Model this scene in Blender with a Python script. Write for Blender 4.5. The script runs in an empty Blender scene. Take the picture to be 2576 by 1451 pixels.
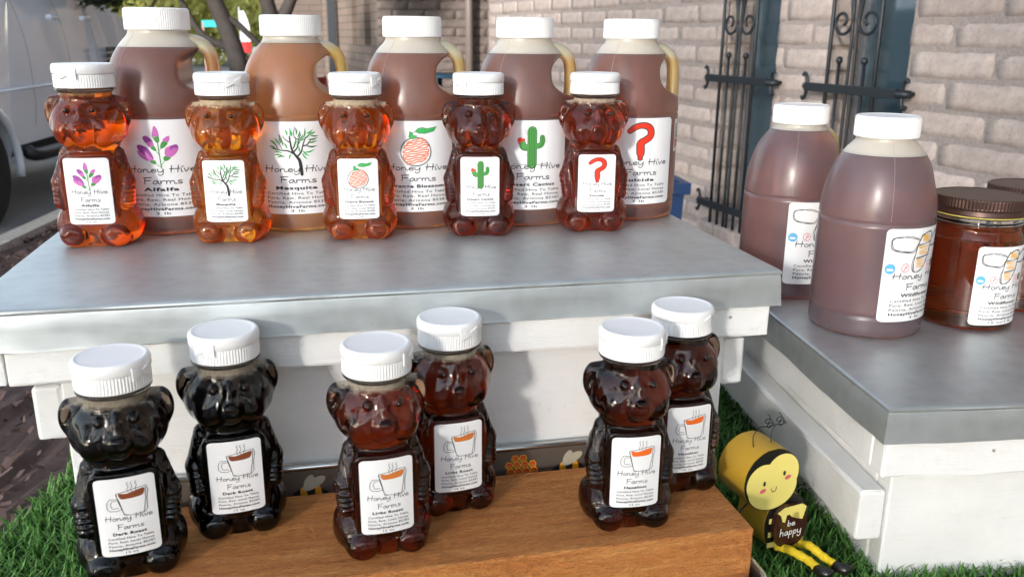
import bpy, bmesh, math, random
import numpy as np
from mathutils import Vector, Matrix
R_ = math.radians
random.seed(7); RNG = np.random.default_rng(7)
S = bpy.context.scene
C = S.collection

# ------------------------------------------------------------------ camera, sky, sun, exposure
CZ = 1.49                                   # eye height above the street, metres
def set_camera():
    pitch, yaw, roll = R_(16.196), R_(12.606), R_(0.488)
    f = Vector((math.sin(yaw)*math.cos(pitch), math.cos(yaw)*math.cos(pitch), -math.sin(pitch)))
    r = Vector((math.cos(yaw), -math.sin(yaw), 0)); u = r.cross(f)
    r2 = math.cos(roll)*r + math.sin(roll)*u; u2 = -math.sin(roll)*r + math.cos(roll)*u
    cam = bpy.data.cameras.new('camera'); o = bpy.data.objects.new('camera', cam); C.objects.link(o)
    m = Matrix((r2, u2, -f)).transposed().to_4x4(); m.translation = (0, 0, CZ); o.matrix_world = m
    cam.sensor_width = 36; cam.lens = 36*2195.7/2576; cam.clip_start = .02; cam.clip_end = 900
    cam.dof.use_dof = True; cam.dof.focus_distance = .80; cam.dof.aperture_fstop = 14
    S.camera = o
set_camera()
SUN_AZ, SUN_EL = 217, 13                    # degrees clockwise from +Y, elevation
w = bpy.data.worlds.new('World'); S.world = w; w.use_nodes = True
nt = w.node_tree; bg = nt.nodes['Background']
sky = nt.nodes.new('ShaderNodeTexSky'); sky.sky_type = 'NISHITA'; sky.sun_disc = False
sky.sun_elevation = R_(SUN_EL); sky.sun_rotation = R_(SUN_AZ)
sky.air_density = 1.0; sky.dust_density = .5; sky.ozone_density = 1.0
hs = nt.nodes.new('ShaderNodeHueSaturation'); hs.inputs['Saturation'].default_value = .55
nt.links.new(sky.outputs[0], hs.inputs['Color']); nt.links.new(hs.outputs[0], bg.inputs[0]); bg.inputs[1].default_value = .15
sl = bpy.data.lights.new('sun', 'SUN'); sl.energy = 1.4; sl.angle = R_(5.0); sl.color = (1, .96, .90)
so = bpy.data.objects.new('sun', sl); C.objects.link(so)
sd = Vector((math.sin(R_(SUN_AZ))*math.cos(R_(SUN_EL)), math.cos(R_(SUN_AZ))*math.cos(R_(SUN_EL)), math.sin(R_(SUN_EL))))
so.rotation_euler = sd.to_track_quat('Z', 'Y').to_euler(); so.location = (-5, -7, 4)
S.view_settings.view_transform = 'Standard'; S.view_settings.look = 'None'; S.view_settings.gamma = 1
S.view_settings.exposure = 1.85
S.render.engine = 'CYCLES'
cy = S.cycles; cy.use_denoising = True; cy.max_bounces = 16; cy.diffuse_bounces = 4; cy.glossy_bounces = 5
cy.transmission_bounces = 14; cy.transparent_max_bounces = 12; cy.sample_clamp_indirect = 8; cy.blur_glossy = 0
cy.use_adaptive_sampling = False

# ------------------------------------------------------------------ materials
def P(m): return m.node_tree.nodes['Principled BSDF']
def mat(name, col, rough=.5, metal=0., **kw):
    m = bpy.data.materials.new(name); m.use_nodes = True; b = P(m)
    b.inputs['Base Color'].default_value = (*col, 1); b.inputs['Roughness'].default_value = rough
    b.inputs['Metallic'].default_value = metal
    for k, v in kw.items():
        k = k.replace('_', ' ')
        inp = b.inputs[k]
        inp.default_value = (*v, 1) if (isinstance(v, tuple) and len(inp.default_value) == 4) else v
    return m
def nodes(m): return m.node_tree.nodes, m.node_tree.links
def coord(m, scale=(1, 1, 1), kind='Object'):
    n, l = nodes(m); tc = n.new('ShaderNodeTexCoord'); mp = n.new('ShaderNodeMapping')
    mp.inputs['Scale'].default_value = scale; l.new(tc.outputs[kind], mp.inputs[0]); return mp.outputs[0]
def noise(m, vec, scale, detail=4, rough=.55, dist=0):
    n, l = nodes(m); t = n.new('ShaderNodeTexNoise'); t.inputs['Scale'].default_value = scale
    t.inputs['Detail'].default_value = detail; t.inputs['Roughness'].default_value = rough
    t.inputs['Distortion'].default_value = dist
    if vec is not None: l.new(vec, t.inputs['Vector'])
    return t.outputs['Fac']
def ramp(m, fac, stops):
    n, l = nodes(m); r = n.new('ShaderNodeValToRGB'); e = r.color_ramp.elements
    while len(e) < len(stops): e.new(.5)
    for k, (p, c) in enumerate(stops): e[k].position = p; e[k].color = (*c, 1) if len(c) == 3 else c
    l.new(fac, r.inputs[0]); return r.outputs['Color']
def val(m, fac, a, b, lo=0., hi=1.):
    n, l = nodes(m); r = n.new('ShaderNodeMapRange')
    for k, v in zip(('From Min', 'From Max', 'To Min', 'To Max'), (lo, hi, a, b)): r.inputs[k].default_value = v
    l.new(fac, r.inputs['Value']); return r.outputs[0]
def mixc(m, fac, a, b, mode='MIX'):
    n, l = nodes(m); x = n.new('ShaderNodeMix'); x.data_type = 'RGBA'; x.blend_type = mode
    for s, v in ((x.inputs[0], fac), (x.inputs[6], a), (x.inputs[7], b)):
        if isinstance(v, (int, float)): s.default_value = v
        elif isinstance(v, tuple): s.default_value = (*v, 1)
        else: l.new(v, s)
    return x.outputs[2]
def setc(m, sock, name='Base Color'): m.node_tree.links.new(sock, P(m).inputs[name])
def bump(m, fac, strength=.3, dist=.001, prev=None):
    n, l = nodes(m); b = n.new('ShaderNodeBump'); b.inputs['Strength'].default_value = strength
    b.inputs['Distance'].default_value = dist; l.new(fac, b.inputs['Height'])
    if prev is not None: l.new(prev, b.inputs['Normal'])
    l.new(b.outputs[0], P(m).inputs['Normal']); return b.outputs[0]
def objrand(m):
    n, l = nodes(m); return n.new('ShaderNodeObjectInfo').outputs['Random']

M = {}
def white_paint(name, tint=(.84, .84, .83)):
    m = mat(name, tint, .42); v = coord(m)
    big = noise(m, v, 9, 5); fine = noise(m, coord(m, (1, 1, 6)), 160, 3)
    c = ramp(m, big, [(.25, tuple(x*.86 for x in tint)), (.6, tint)])
    dirt = ramp(m, noise(m, v, 26, 6, .7), [(.30, (.55, .5, .43)), (.40, (1, 1, 1))])
    grain = ramp(m, noise(m, coord(m, (1.2, 14, 14)), 26, 5, .7, .3), [(.32, (.78, .75, .69)), (.46, (1, 1, 1))])
    c = mixc(m, .18, c, grain, 'MULTIPLY'); chip = ramp(m, noise(m, v, 48, 7, .8), [(.235, (.42, .33, .24)), (.25, (1, 1, 1))])
    setc(m, mixc(m, .8, mixc(m, .22, c, dirt, 'MULTIPLY'), chip, 'MULTIPLY')); b1 = bump(m, fine, .22, .0014); b2 = bump(m, noise(m, coord(m, (1.2, 14, 14)), 26, 5, .7, .3), .30, .0012, b1); bump(m, noise(m, v, 55, 5), .40, .0016, b2)
    return m
M['paint'] = white_paint('white_painted_wood')
def galvanised():
    m = mat('galvanised_sheet', (.6, .62, .64), .48, .80); v = coord(m)
    a = noise(m, v, 14, 6, .65); b = noise(m, coord(m, (1, 9, 9)), 40, 4); c = noise(m, v, 150, 3)
    base = ramp(m, a, [(.28, (.425, .455, .460)), (.5, (.465, .495, .500)), (.75, (.515, .545, .545))])
    n, l = nodes(m); sp = n.new('ShaderNodeTexVoronoi'); sp.inputs['Scale'].default_value = 70; l.new(v, sp.inputs['Vector'])
    base = mixc(m, .14, base, ramp(m, sp.outputs['Distance'], [(.1, (.35, .35, .35)), (.7, (.7, .7, .7))]), 'OVERLAY')
    stain = ramp(m, noise(m, v, 21, 7, .75, .4), [(.27, (.38, .33, .27)), (.36, (1, 1, 1))])
    scr = ramp(m, noise(m, coord(m, (3, 120, 120)), 9, 3, .6, 1.2), [(.24, (.62, .62, .62)), (.28, (1, 1, 1))]); spot = ramp(m, noise(m, coord(m, (1, 1, 1)), 95, 2, .4), [(.24, (.55, .55, .55)), (.27, (1, 1, 1))])
    base = mixc(m, .6, base, scr, 'MULTIPLY'); base = mixc(m, .35, base, spot, 'MULTIPLY'); setc(m, mixc(m, .5, base, stain, 'MULTIPLY'))
    setc(m, val(m, b, .43, .51, .3, .7), 'Roughness')
    b1 = bump(m, noise(m, v, 5, 2), .04, .004); bump(m, c, .05, .0006, b1); return m
M['galv'] = galvanised()
M['capwhite'] = mat('white_cap_plastic', (.83, .83, .83), .33, Subsurface_Weight=.12, Subsurface_Radius=(.004, .004, .004), Subsurface_Scale=.5)
M['paper'] = mat('label_paper', (.82, .82, .83), .38)
M['ink'] = mat('black_ink', (.012, .012, .014), .5)
for nm, c in dict(purple=(.30, .05, .30), pink=(.55, .14, .45), leaf=(.05, .27, .05), leafd=(.03, .13, .02), bark=(.02, .017, .015),
                  orange=(.80, .14, .01), red=(.72, .035, .01), cactus=(.07, .30, .06), darkg=(.01, .05, .01), brown=(.22, .055, .015),
                  tan=(.62, .18, .03), yellow=(.80, .42, .02), blue=(.12, .42, .68), rose=(.72, .12, .16), olive=(.06, .10, .06),
                  greenl=(.05, .42, .10), cream=(.75, .66, .45), wing=(.45, .40, .30), beey=(.75, .32, .01), white=(.8, .8, .8)).items():
    M['i_'+nm] = mat('ink_'+nm, c, .5)

# ------------------------------------------------------------------ scene helpers
def link(o, parent=None):
    C.objects.link(o)
    if parent is not None: o.parent = parent
    return o
def mesh(name, V, F, smooth=False, mats=(), midx=None):
    me = bpy.data.meshes.new(name); me.from_pydata([tuple(map(float, v)) for v in V], [], [tuple(int(i) for i in f) for f in F])
    for m in mats: me.materials.append(m)
    if midx is not None: me.polygons.foreach_set('material_index', np.asarray(midx, dtype=np.int32))
    if smooth: me.polygons.foreach_set('use_smooth', np.ones(len(me.polygons), dtype=bool))
    me.update(); return me
def obj(name, me, parent=None, material=None, loc=None, rotz=None):
    o = bpy.data.objects.new(name, me); link(o, parent)
    if material is not None:
        if len(me.materials) == 0: me.materials.append(None)
        o.material_slots[0].link = 'OBJECT'; o.material_slots[0].material = material
    if loc is not None: o.location = loc
    if rotz is not None: o.rotation_euler[2] = rotz
    return o
def thing(name, label, cat, loc=(0, 0, 0), rotz=0., group=None):
    o = bpy.data.objects.new(name, None); C.objects.link(o); o.empty_display_size = .05
    o.location = loc; o.rotation_euler = (0, 0, rotz); tag(o, label, cat, group); return o
def tag(o, label, cat, group=None):
    o['label'] = label; o['category'] = cat
    if group: o['group'] = group
    return o
def struct(o): o['kind'] = 'structure'; return o
class MB:                                   # collects shapes into one mesh
    def __init__(s): s.V = []; s.F = []; s.MI = []
    def add(s, V, F, mi=0):
        b = len(s.V); s.V += [tuple(v) for v in V]; s.F += [tuple(i+b for i in f) for f in F]; s.MI += [mi]*len(F); return s
    def box(s, x0, x1, y0, y1, z0, z1, mi=0):
        V = [(x, y, z) for z in (z0, z1) for y in (y0, y1) for x in (x0, x1)]
        return s.add(V, [(0, 2, 3, 1), (4, 5, 7, 6), (0, 1, 5, 4), (2, 6, 7, 3), (0, 4, 6, 2), (1, 3, 7, 5)], mi)
    def tube(s, pts, r, n=8, mi=0, ry=None, side=None):
        V, F = tube(pts, r, n, ry, side); return s.add(V, F, mi)
    def lathe(s, prof, n=48, c=(0, 0, 0), mi=0):
        V, F = lathe(prof, n); return s.add([(v[0]+c[0], v[1]+c[1], v[2]+c[2]) for v in V], F, mi)
    def prism(s, poly, y0, y1, mi=0):       # polygon in x,z extruded along y
        n = len(poly); V = [(x, y0, z) for x, z in poly]+[(x, y1, z) for x, z in poly]
        F = [tuple(range(n)), tuple(reversed(range(n, 2*n)))]+[(i, n+i, n+(i+1) % n, (i+1) % n) for i in range(n)]
        return s.add(V, F, mi)
    def mesh(s, name, smooth=False, mats=(), fix=True):
        me = mesh(name, s.V, s.F, smooth, mats, s.MI)
        if fix:
            bm = bmesh.new(); bm.from_mesh(me); bmesh.ops.recalc_face_normals(bm, faces=bm.faces); bm.to_mesh(me); bm.free()
        return me
def tube(pts, r, n=8, ry=None, side=None):
    P_ = [Vector(p) for p in pts]; k = len(P_); rs = list(r) if hasattr(r, '__len__') else [r]*k
    V = []; F = []; up = Vector(side) if side is not None else None
    prev = None
    for i in range(k):
        t = (P_[min(i+1, k-1)]-P_[max(i-1, 0)]).normalized()
        if up is not None: a = up
        elif prev is None: a = t.orthogonal().normalized()
        else: a = (prev-t*prev.dot(t)).normalized()
        prev = a; b = t.cross(a).normalized(); a2 = b.cross(t).normalized()
        rb = rs[i] if ry is None else ry*(rs[i]/rs[0] if rs[0] else 1)
        for j in range(n):
            q = 2*math.pi*j/n; V.append(P_[i]+a2*(math.cos(q)*rs[i])+b*(math.sin(q)*rb))
    for i in range(k-1):
        for j in range(n): F.append((i*n+j, i*n+(j+1) % n, (i+1)*n+(j+1) % n, (i+1)*n+j))
    F.append(tuple(reversed(range(n)))); F.append(tuple(range((k-1)*n, k*n)))
    return V, F
def lathe(prof, n=48, rib=None):            # prof: list of (r, z); rib(i) -> amplitude on ring i
    V = []; F = []; k = len(prof)
    for i, (r, z) in enumerate(prof):
        a = rib[i] if rib else 0
        for j in range(n):
            q = 2*math.pi*j/n; rr = r+(a if j % 2 else 0); V.append((rr*math.cos(q), rr*math.sin(q), z))
    for i in range(k-1):
        for j in range(n): F.append((i*n+j, i*n+(j+1) % n, (i+1)*n+(j+1) % n, (i+1)*n+j))
    F.append(tuple(reversed(range(n)))); F.append(tuple(range((k-1)*n, k*n)))
    return V, F
def catmull(pts, sub=5, closed=False):
    p = [np.array(q, float) for q in pts]; n = len(p)
    if n < 3: return [tuple(q) for q in p]
    out = []
    for i in range(n if closed else n-1):
        g = (lambda k: p[k % n]) if closed else (lambda k: p[min(max(k, 0), n-1)])
        a, b, c, d = g(i-1), g(i), g(i+1), g(i+2)
        for s in range(sub):
            t = s/sub; out.append(tuple(.5*((2*b)+(-a+c)*t+(2*a-5*b+4*c-d)*t*t+(-a+3*b-3*c+d)*t**3)))
    if not closed: out.append(tuple(p[-1]))
    return out
def bevelled_box(x0, x1, y0, y1, z0, z1, r=.002, seg=2, jitter=0., cuts=0):
    bm = bmesh.new(); bmesh.ops.create_cube(bm, size=1)
    for v in bm.verts: v.co = ((x0+x1)/2+v.co.x*(x1-x0), (y0+y1)/2+v.co.y*(y1-y0), (z0+z1)/2+v.co.z*(z1-z0))
    bmesh.ops.bevel(bm, geom=list(bm.edges), offset=r, segments=seg, affect='EDGES', profile=.5)
    if cuts:
        ax = int(np.argmax([x1-x0, y1-y0, z1-z0])); lo = (x0, y0, z0)[ax]; hi = (x1, y1, z1)[ax]
        for k in range(1, cuts):
            no = [0, 0, 0]; no[ax] = 1; co = [0, 0, 0]; co[ax] = lo+(hi-lo)*k/cuts
            bmesh.ops.bisect_plane(bm, geom=bm.verts[:]+bm.edges[:]+bm.faces[:], plane_co=co, plane_no=no)
    if jitter:
        for v in bm.verts: v.co += Vector([random.uniform(-jitter, jitter) for _ in range(3)])
    me = bpy.data.meshes.new('box'); bm.to_mesh(me); bm.free()
    me.polygons.foreach_set('use_smooth', np.zeros(len(me.polygons), dtype=bool)); return me
# ------------------------------------------------------------------ printing: strokes, fills and type in label space (x right, y down, in label widths)
GLY = {
 'H': (.80, [[(.10, 1), (.02, 0)], [(.64, 1), (.54, 0)], [(-.06, .50), (.72, .52)]]),
 'o': (.52, [[(.24, .5), (.06, .36), (.05, .12), (.22, 0), (.40, .14), (.40, .36), (.24, .5)]]),
 'n': (.66, [[(.02, .5), (.04, 0)], [(.04, .28), (.20, .48), (.35, .42), (.40, .10), (.50, 0), (.62, .08)]]),
 'e': (.52, [[(.05, .25), (.40, .30), (.34, .47), (.18, .48), (.05, .32), (.07, .10), (.22, 0), (.44, .09)]]),
 'y': (.62, [[(.02, .5), (.05, .14), (.20, .03), (.40, .22), (.47, .5)], [(.47, .5), (.44, -.12), (.32, -.40), (.12, -.42), (.04, -.25)]]),
 'i': (.26, [[(.03, .5), (.04, .06), (.14, 0)], [(.10, .70), (.20, .84)]]),
 'v': (.50, [[(.02, .5), (.16, .01), (.42, .55)]]),
 'F': (.66, [[(.12, .95), (.06, 0)], [(.0, .93), (.62, 1.0)], [(.07, .50), (.52, .55)]]),
 'a': (.58, [[(.42, .42), (.26, .5), (.06, .30), (.08, .05), (.24, .03), (.42, .40), (.42, .10), (.54, .02)]]),
 'r': (.42, [[(.02, .5), (.05, 0)], [(.04, .25), (.20, .47), (.36, .45)]]),
 'm': (.80, [[(.02, .5), (.04, 0)], [(.04, .30), (.18, .48), (.28, .38), (.28, .03)], [(.29, .30), (.45, .48), (.57, .38), (.60, .06), (.74, .02)]]),
 's': (.46, [[(.36, .45), (.20, .5), (.06, .38), (.20, .25), (.36, .14), (.26, .01), (.02, .04)]]),
 ' ': (.42, []), 'b': (.5, [[(.08, 1), (.05, 0)], [(.05, .3), (.25, .5), (.4, .3), (.25, .0), (.06, .08)]]),
 'h': (.6, [[(.1, 1), (.03, 0)], [(.05, .28), (.25, .5), (.4, .4), (.42, 0)]]),
 'p': (.55, [[(.1, .5), (.0, -.45)], [(.06, .3), (.28, .5), (.42, .3), (.25, .02), (.06, .1)]]),
}
class Ink:                                  # triangles in label space, one material index and layer each
    def __init__(s): s.T = []; s.K = []; s.mats = []; s.sid = 0
    def mi(s, m):
        if m not in s.mats: s.mats.append(m)
        return s.mats.index(m)
    def tri(s, a, b, c, m, layer): s.T.append((a, b, c)); s.K.append((s.mi(m), layer+(s.sid % 28)*.032))
    def stroke(s, pts, wd, m, layer=1, smooth=True, taper=False):
        s.sid += 1; p = catmull(pts, 5) if smooth and len(pts) > 2 else [tuple(q) for q in pts]
        p = np.array(p, float); n = len(p)
        if n == 2: p = np.array([p[0], p[0]*.5+p[1]*.5, p[1]]); n = 3
        t = np.gradient(p, axis=0); t /= np.linalg.norm(t, axis=1, keepdims=True)+1e-9
        nn = np.stack([-t[:, 1], t[:, 0]], 1); h = np.full(n, wd/2.)
        if taper is True: h = h*np.linspace(1, .25, n)
        elif taper: h = np.interp(np.linspace(0, 1, n), np.linspace(0, 1, len(taper)), taper)/2
        h = h[:, None]; L = p+nn*h; Rr = p-nn*h
        for i in range(n-1):
            s.tri(L[i], Rr[i], Rr[i+1], m, layer); s.tri(L[i], Rr[i+1], L[i+1], m, layer)
        for e, d in ((0, -1), (n-1, 1)):     # rounded ends
            c = p[e]; hh = float(h[e, 0]); a0 = math.atan2(nn[e][1], nn[e][0]); sg = -d
            q = [c+hh*np.array([math.cos(a0+sg*k*math.pi/4), math.sin(a0+sg*k*math.pi/4)]) for k in range(5)]
            for k in range(4): s.tri(c, q[k], q[k+1], m, layer)
    def fill(s, poly, m, layer=0, smooth=False):
        s.sid += 1
        if smooth: poly = catmull(poly, 4, True)
        bm = bmesh.new(); vs = [bm.verts.new((x, y, 0)) for x, y in poly]
        f = bm.faces.new(vs); r = bmesh.ops.triangulate(bm, faces=[f])
        for f in bm.faces:
            a = [np.array((v.co.x, v.co.y)) for v in f.verts]; s.tri(*a, m, layer)
        bm.free()
    def ellipse(s, cx, cy_, rx, ry, m, layer=0, n=20, rot=0):
        s.sid += 1; c, sn = math.cos(rot), math.sin(rot)
        q = [np.array((cx+rx*math.cos(t)*c-ry*math.sin(t)*sn, cy_+rx*math.cos(t)*sn+ry*math.sin(t)*c)) for t in np.linspace(0, 2*math.pi, n, endpoint=False)]
        for i in range(n): s.tri(np.array((cx, cy_)), q[i], q[(i+1) % n], m, layer)
    def hand(s, txt, x0, x1, base, m, wd, xh=None):
        tw = sum(GLY[c][0] for c in txt)-.1; k = (x1-x0)/tw; ky = xh or k*1.0; x = x0
        for c in txt:
            for st in GLY[c][1]:
                s.stroke([(x+px*k, base-py*ky) for px, py in st], wd, m, 2)
            x += GLY[c][0]*k
    def type(s, txt, cx, base, width, height, m, bold=False, layer=2, space=1.12):
        V, F = glyphs(txt, bold, space)
        w_ = V[:, 0].max()-V[:, 0].min(); k = width/w_; ky = height/.73
        Q = np.stack([(V[:, 0]-V[:, 0].min())*k+cx-width/2, base-V[:, 1]*ky], 1)
        for f in F: s.tri(Q[f[0]], Q[f[1]], Q[f[2]], m, layer)
    def mesh(s, name, conform, W, lim=.0030, step=.00007):
        T = [np.array(t)*W for t in s.T]; K = list(s.K); V = []; F = []; MI = []
        stack = list(zip(T, K)); out = []
        while stack:
            t, k = stack.pop(); e = [np.linalg.norm(t[i]-t[(i+1) % 3]) for i in range(3)]
            if max(e) > lim:
                i = int(np.argmax(e)); a, b, c = t[i], t[(i+1) % 3], t[(i+2) % 3]; mid = (a+b)/2
                stack += [(np.array((a, mid, c)), k), (np.array((mid, b, c)), k)]
            else: out.append((t, k))
        for t, (mi, ly) in out:
            b = len(V); q = [conform(p[0], p[1], .00006+ly*step) for p in t]
            V += q; F.append((b, b+1, b+2)); MI.append(mi)
        return mesh(name, V, F, False, [M[m] for m in s.mats], MI)
_gc = {}
def glyphs(txt, bold, space):
    k = (txt, bold, space)
    if k not in _gc:
        cu = bpy.data.curves.new('type', 'FONT'); cu.body = txt; cu.size = 1; cu.resolution_u = 2; cu.space_character = space
        cu.offset = .036 if bold else .010
        o = bpy.data.objects.new('type', cu); C.objects.link(o)
        dg = bpy.context.evaluated_depsgraph_get(); me = bpy.data.meshes.new_from_object(o.evaluated_get(dg))
        me.calc_loop_triangles()
        V = np.array([v.co[:2] for v in me.vertices]); F = [tuple(t.vertices) for t in me.loop_triangles]
        bpy.data.objects.remove(o); bpy.data.curves.remove(cu); bpy.data.meshes.remove(me)
        _gc[k] = (V, F)
    return _gc[k]

def lettering(kind, title, word, size, hw, titlew):
    I = Ink(); h = hw
    I.hand('Honey Hive', -.37, .40, .535*h, 'ink', .0098, .068*h)
    I.hand('Farms', -.19, .24, .655*h, 'ink', .0098, .068*h)
    bk = 'i_black'
    I.type(title, 0, .728*h, titlew, .040*h/1.1, 'ink', True)
    I.type('Certified Hive To Table', .01, .785*h, .76, .032*h/1.1, 'ink')
    I.type('Pure, Raw, %s Honey' % word, .01, .833*h, .76, .032*h/1.1, 'ink')
    I.type('Peoria, Arizona 85381', .01, .882*h, .76, .032*h/1.1, 'ink')
    I.type('HoneyHiveFarms.com', .01, .931*h, .76, .033*h/1.1, 'ink', True)
    I.type(size, 0, .975*h, .042*len(size), .030*h/1.1, 'ink')
    return I
def N(pts, x0, x1, y0, y1, cx, cy, hgt):     # pixel box -> label units, uniform scale on height
    k = hgt/(y1-y0); xm = (x0+x1)/2
    return [(cx+(x-xm)*k, cy+(y-y0)*k) for x, y in pts]
def drawing(kind, hw):
    I = Ink(); top = .06*hw; H = .43*hw
    def n(b): return lambda pts: N(pts, *b, 0, top, H)
    if kind == 'alfalfa':
        q = n((270, 805, 140, 700)); k = H/560
        for st, wd in (([(552, 350), (560, 520), (572, 705)], 14), ([(520, 465), (560, 530)], 7), ([(590, 440), (563, 465)], 7), ([(505, 645), (572, 690)], 7), ([(620, 600), (575, 665)], 7)):
            I.stroke(q(st), wd*k, 'i_leaf', 1)
        for poly, m, ly in (
            ([(525, 140), (500, 200), (490, 265), (520, 285), (570, 280), (575, 240), (560, 180)], 'i_pink', 1),
            ([(490, 265), (520, 290), (572, 275), (577, 340), (560, 360), (530, 355)], 'i_leaf', 2),
            ([(390, 270), (365, 290), (370, 325), (420, 385), (490, 350), (465, 310), (430, 280)], 'i_purple', 1),
            ([(410, 370), (440, 350), (488, 345), (500, 400), (465, 430), (425, 405)], 'i_pink', 2),
            ([(500, 400), (458, 430), (490, 465), (520, 470), (530, 460)], 'i_leaf', 3),
            ([(700, 275), (650, 295), (620, 325), (620, 360), (670, 370), (705, 320)], 'i_pink', 1),
            ([(620, 345), (590, 380), (580, 430), (605, 440), (655, 405), (675, 365)], 'i_leaf', 2),
            ([(280, 395), (275, 440), (330, 520), (400, 570), (470, 590), (475, 540), (420, 440), (340, 395)], 'i_purple', 1),
            ([(265, 475), (300, 545), (380, 595), (440, 605), (480, 590), (440, 540), (380, 480), (375, 525), (310, 480)], 'i_pink', 2),
            ([(435, 605), (470, 595), (500, 600), (510, 630), (490, 650), (445, 630)], 'i_leaf', 3),
            ([(770, 392), (700, 410), (640, 445), (630, 530), (690, 560), (760, 520), (805, 455), (800, 405)], 'i_pink', 1),
            ([(770, 390), (710, 415), (695, 465), (750, 435), (800, 440), (795, 400)], 'i_purple', 2),
            ([(625, 540), (690, 560), (700, 570), (650, 605), (615, 600), (605, 575)], 'i_leaf', 2)):
            I.fill(q(poly), m, ly, True)
    elif kind == 'mesquite':
        H *= 1.24; q = lambda pts: N(pts, 50, 800, 95, 815, 0, top*.7, H); k = H/720
        I.stroke(q([(512, 800), (505, 700), (490, 600), (455, 545), (405, 480)]), 40*k, 'i_bark', 3, True, [46*k, 50*k, 40*k, 30*k])
        for st, a, b in (([(405, 485), (380, 390), (365, 250)], 34, 18), ([(400, 490), (330, 455), (200, 440), (165, 370)], 26, 10), ([(360, 330), (300, 290), (270, 240)], 16, 7),
                         ([(415, 470), (470, 400), (490, 290), (530, 220)], 22, 8), ([(455, 545), (520, 470), (545, 380), (590, 265)], 26, 12), ([(545, 385), (610, 370), (665, 300)], 20, 9),
                         ([(480, 290), (435, 260), (430, 180), (450, 110)], 12, 6), ([(250, 430), (215, 350), (205, 300)], 10, 5)):
            I.stroke(q(st), a*k, 'i_bark', 3, True, [a*k, (a+b)/2*k, b*k])
        rg = random.Random(3)
        for (x, y, a, l) in [(110, 330, 200, 70), (100, 400, 190, 75), (130, 430, 195, 80), (190, 480, 185, 90), (180, 520, 178, 100), (220, 545, 170, 100), (170, 310, 240, 70), (220, 260, 265, 80), (250, 330, 250, 90),
                             (300, 380, 240, 80), (320, 190, 250, 70), (375, 180, 270, 90), (395, 210, 280, 60), (460, 170, 262, 80), (500, 210, 290, 80), (440, 320, 280, 110), (490, 330, 300, 90), (575, 200, 280, 110),
                             (620, 240, 310, 90), (690, 200, 345, 90), (720, 240, 5, 110), (700, 285, 350, 110), (690, 325, 350, 120), (680, 390, 0, 130), (640, 460, 345, 130), (590, 500, 40, 90), (570, 540, 55, 90),
                             (360, 540, 110, 70), (500, 440, 80, 80), (540, 290, 330, 60), (420, 380, 285, 80), (240, 300, 285, 70), (140, 360, 215, 60), (530, 260, 310, 70), (660, 180, 330, 80)]:
            l *= 1.15; dx, dy = math.cos(R_(a))*l/2, math.sin(R_(a))*l/2; bx, by = -dy*.18, dx*.18
            st = q([(x-dx, y-dy), (x+bx, y+by), (x+dx, y+dy)])
            I.stroke(st, 20*k, rg.choice(['i_leaf', 'i_leaf', 'i_leafd', 'i_greenl']), 2, True, [12*k, 24*k, 4*k])
    elif kind == 'orange':
        q = n((130, 530, 65, 575)); k = H/510
        for rr in (0, 6, -5):
            I.stroke(q([(330+(197+rr*(1+.5*math.sin(a*3+rr)))*math.cos(a+rr*.03), 388+(183+rr)*math.sin(a+rr*.03)) for a in np.linspace(-1.9, 4.5, 34)]), 4.2*k, 'ink', 1)
        zz = []
        for i in range(11):
            y = 235+i*29; hw_ = math.sqrt(max(.1, 1-((y-390)/185)**2))*175
            a, b = (330-hw_, y+28), (330+hw_, y-28)
            for t in np.linspace(.04, .96, 7): 
                s_ = t if i % 2 else 1-t
                zz.append((a[0]+(b[0]-a[0])*s_, a[1]+(b[1]-a[1])*s_+7*math.sin(t*17+i)))
        I.stroke(q(zz), 15*k, 'i_orange', 1)
        I.fill(q([(320, 125), (360, 85), (420, 75), (480, 92), (612, 68), (570, 125), (450, 155), (370, 150)]), 'i_greenl', 1)
        I.stroke(q([(290, 150), (330, 120), (365, 85), (420, 75), (480, 92), (612, 68), (570, 125), (450, 155), (370, 150), (320, 125)]), 4*k, 'ink', 2, False)
        I.fill(q([(250, 125), (290, 140), (300, 175), (345, 180), (335, 215), (260, 222), (240, 195), (270, 175)]), 'i_greenl', 2)
        I.stroke(q([(250, 125), (290, 140), (300, 175), (345, 180), (335, 215), (260, 222), (240, 195), (270, 175), (250, 125)]), 4*k, 'ink', 3, False)
    elif kind == 'cactus':
        q = n((1825, 2210, 55, 555)); k = H/500
        for pts, wd in (([(2026, 545), (2026, 300), (2026, 118)], 116), ([(2026, 330), (1930, 330), (1905, 310), (1900, 280)], 78), ([(2060, 320), (2140, 300), (2160, 260), (2160, 205)], 62)):
            I.stroke(q(pts), (wd+10)*k, 'ink', 1); I.stroke(q(pts), wd*k, 'i_cactus', 2)
        for x in (1990, 2012, 2035, 2058): I.stroke(q([(x, 540), (x, 300), (x, 85)]), 5*k, 'i_darkg', 3)
        for a in ([(1885, 270), (1895, 350), (1960, 355)], [(2110, 330), (2160, 290), (2165, 190)]): I.stroke(q(a), 5*k, 'i_darkg', 3)
        I.fill(q([(1830, 240), (1850, 205), (1885, 200), (1905, 225), (1920, 205), (1938, 240), (1900, 255), (1870, 265), (1840, 290), (1845, 262)]), 'i_red', 3)
        I.stroke(q([(1780, 545), (1900, 553), (2026, 553), (2180, 548), (2240, 530)]), 5*k, 'ink', 2)
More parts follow.
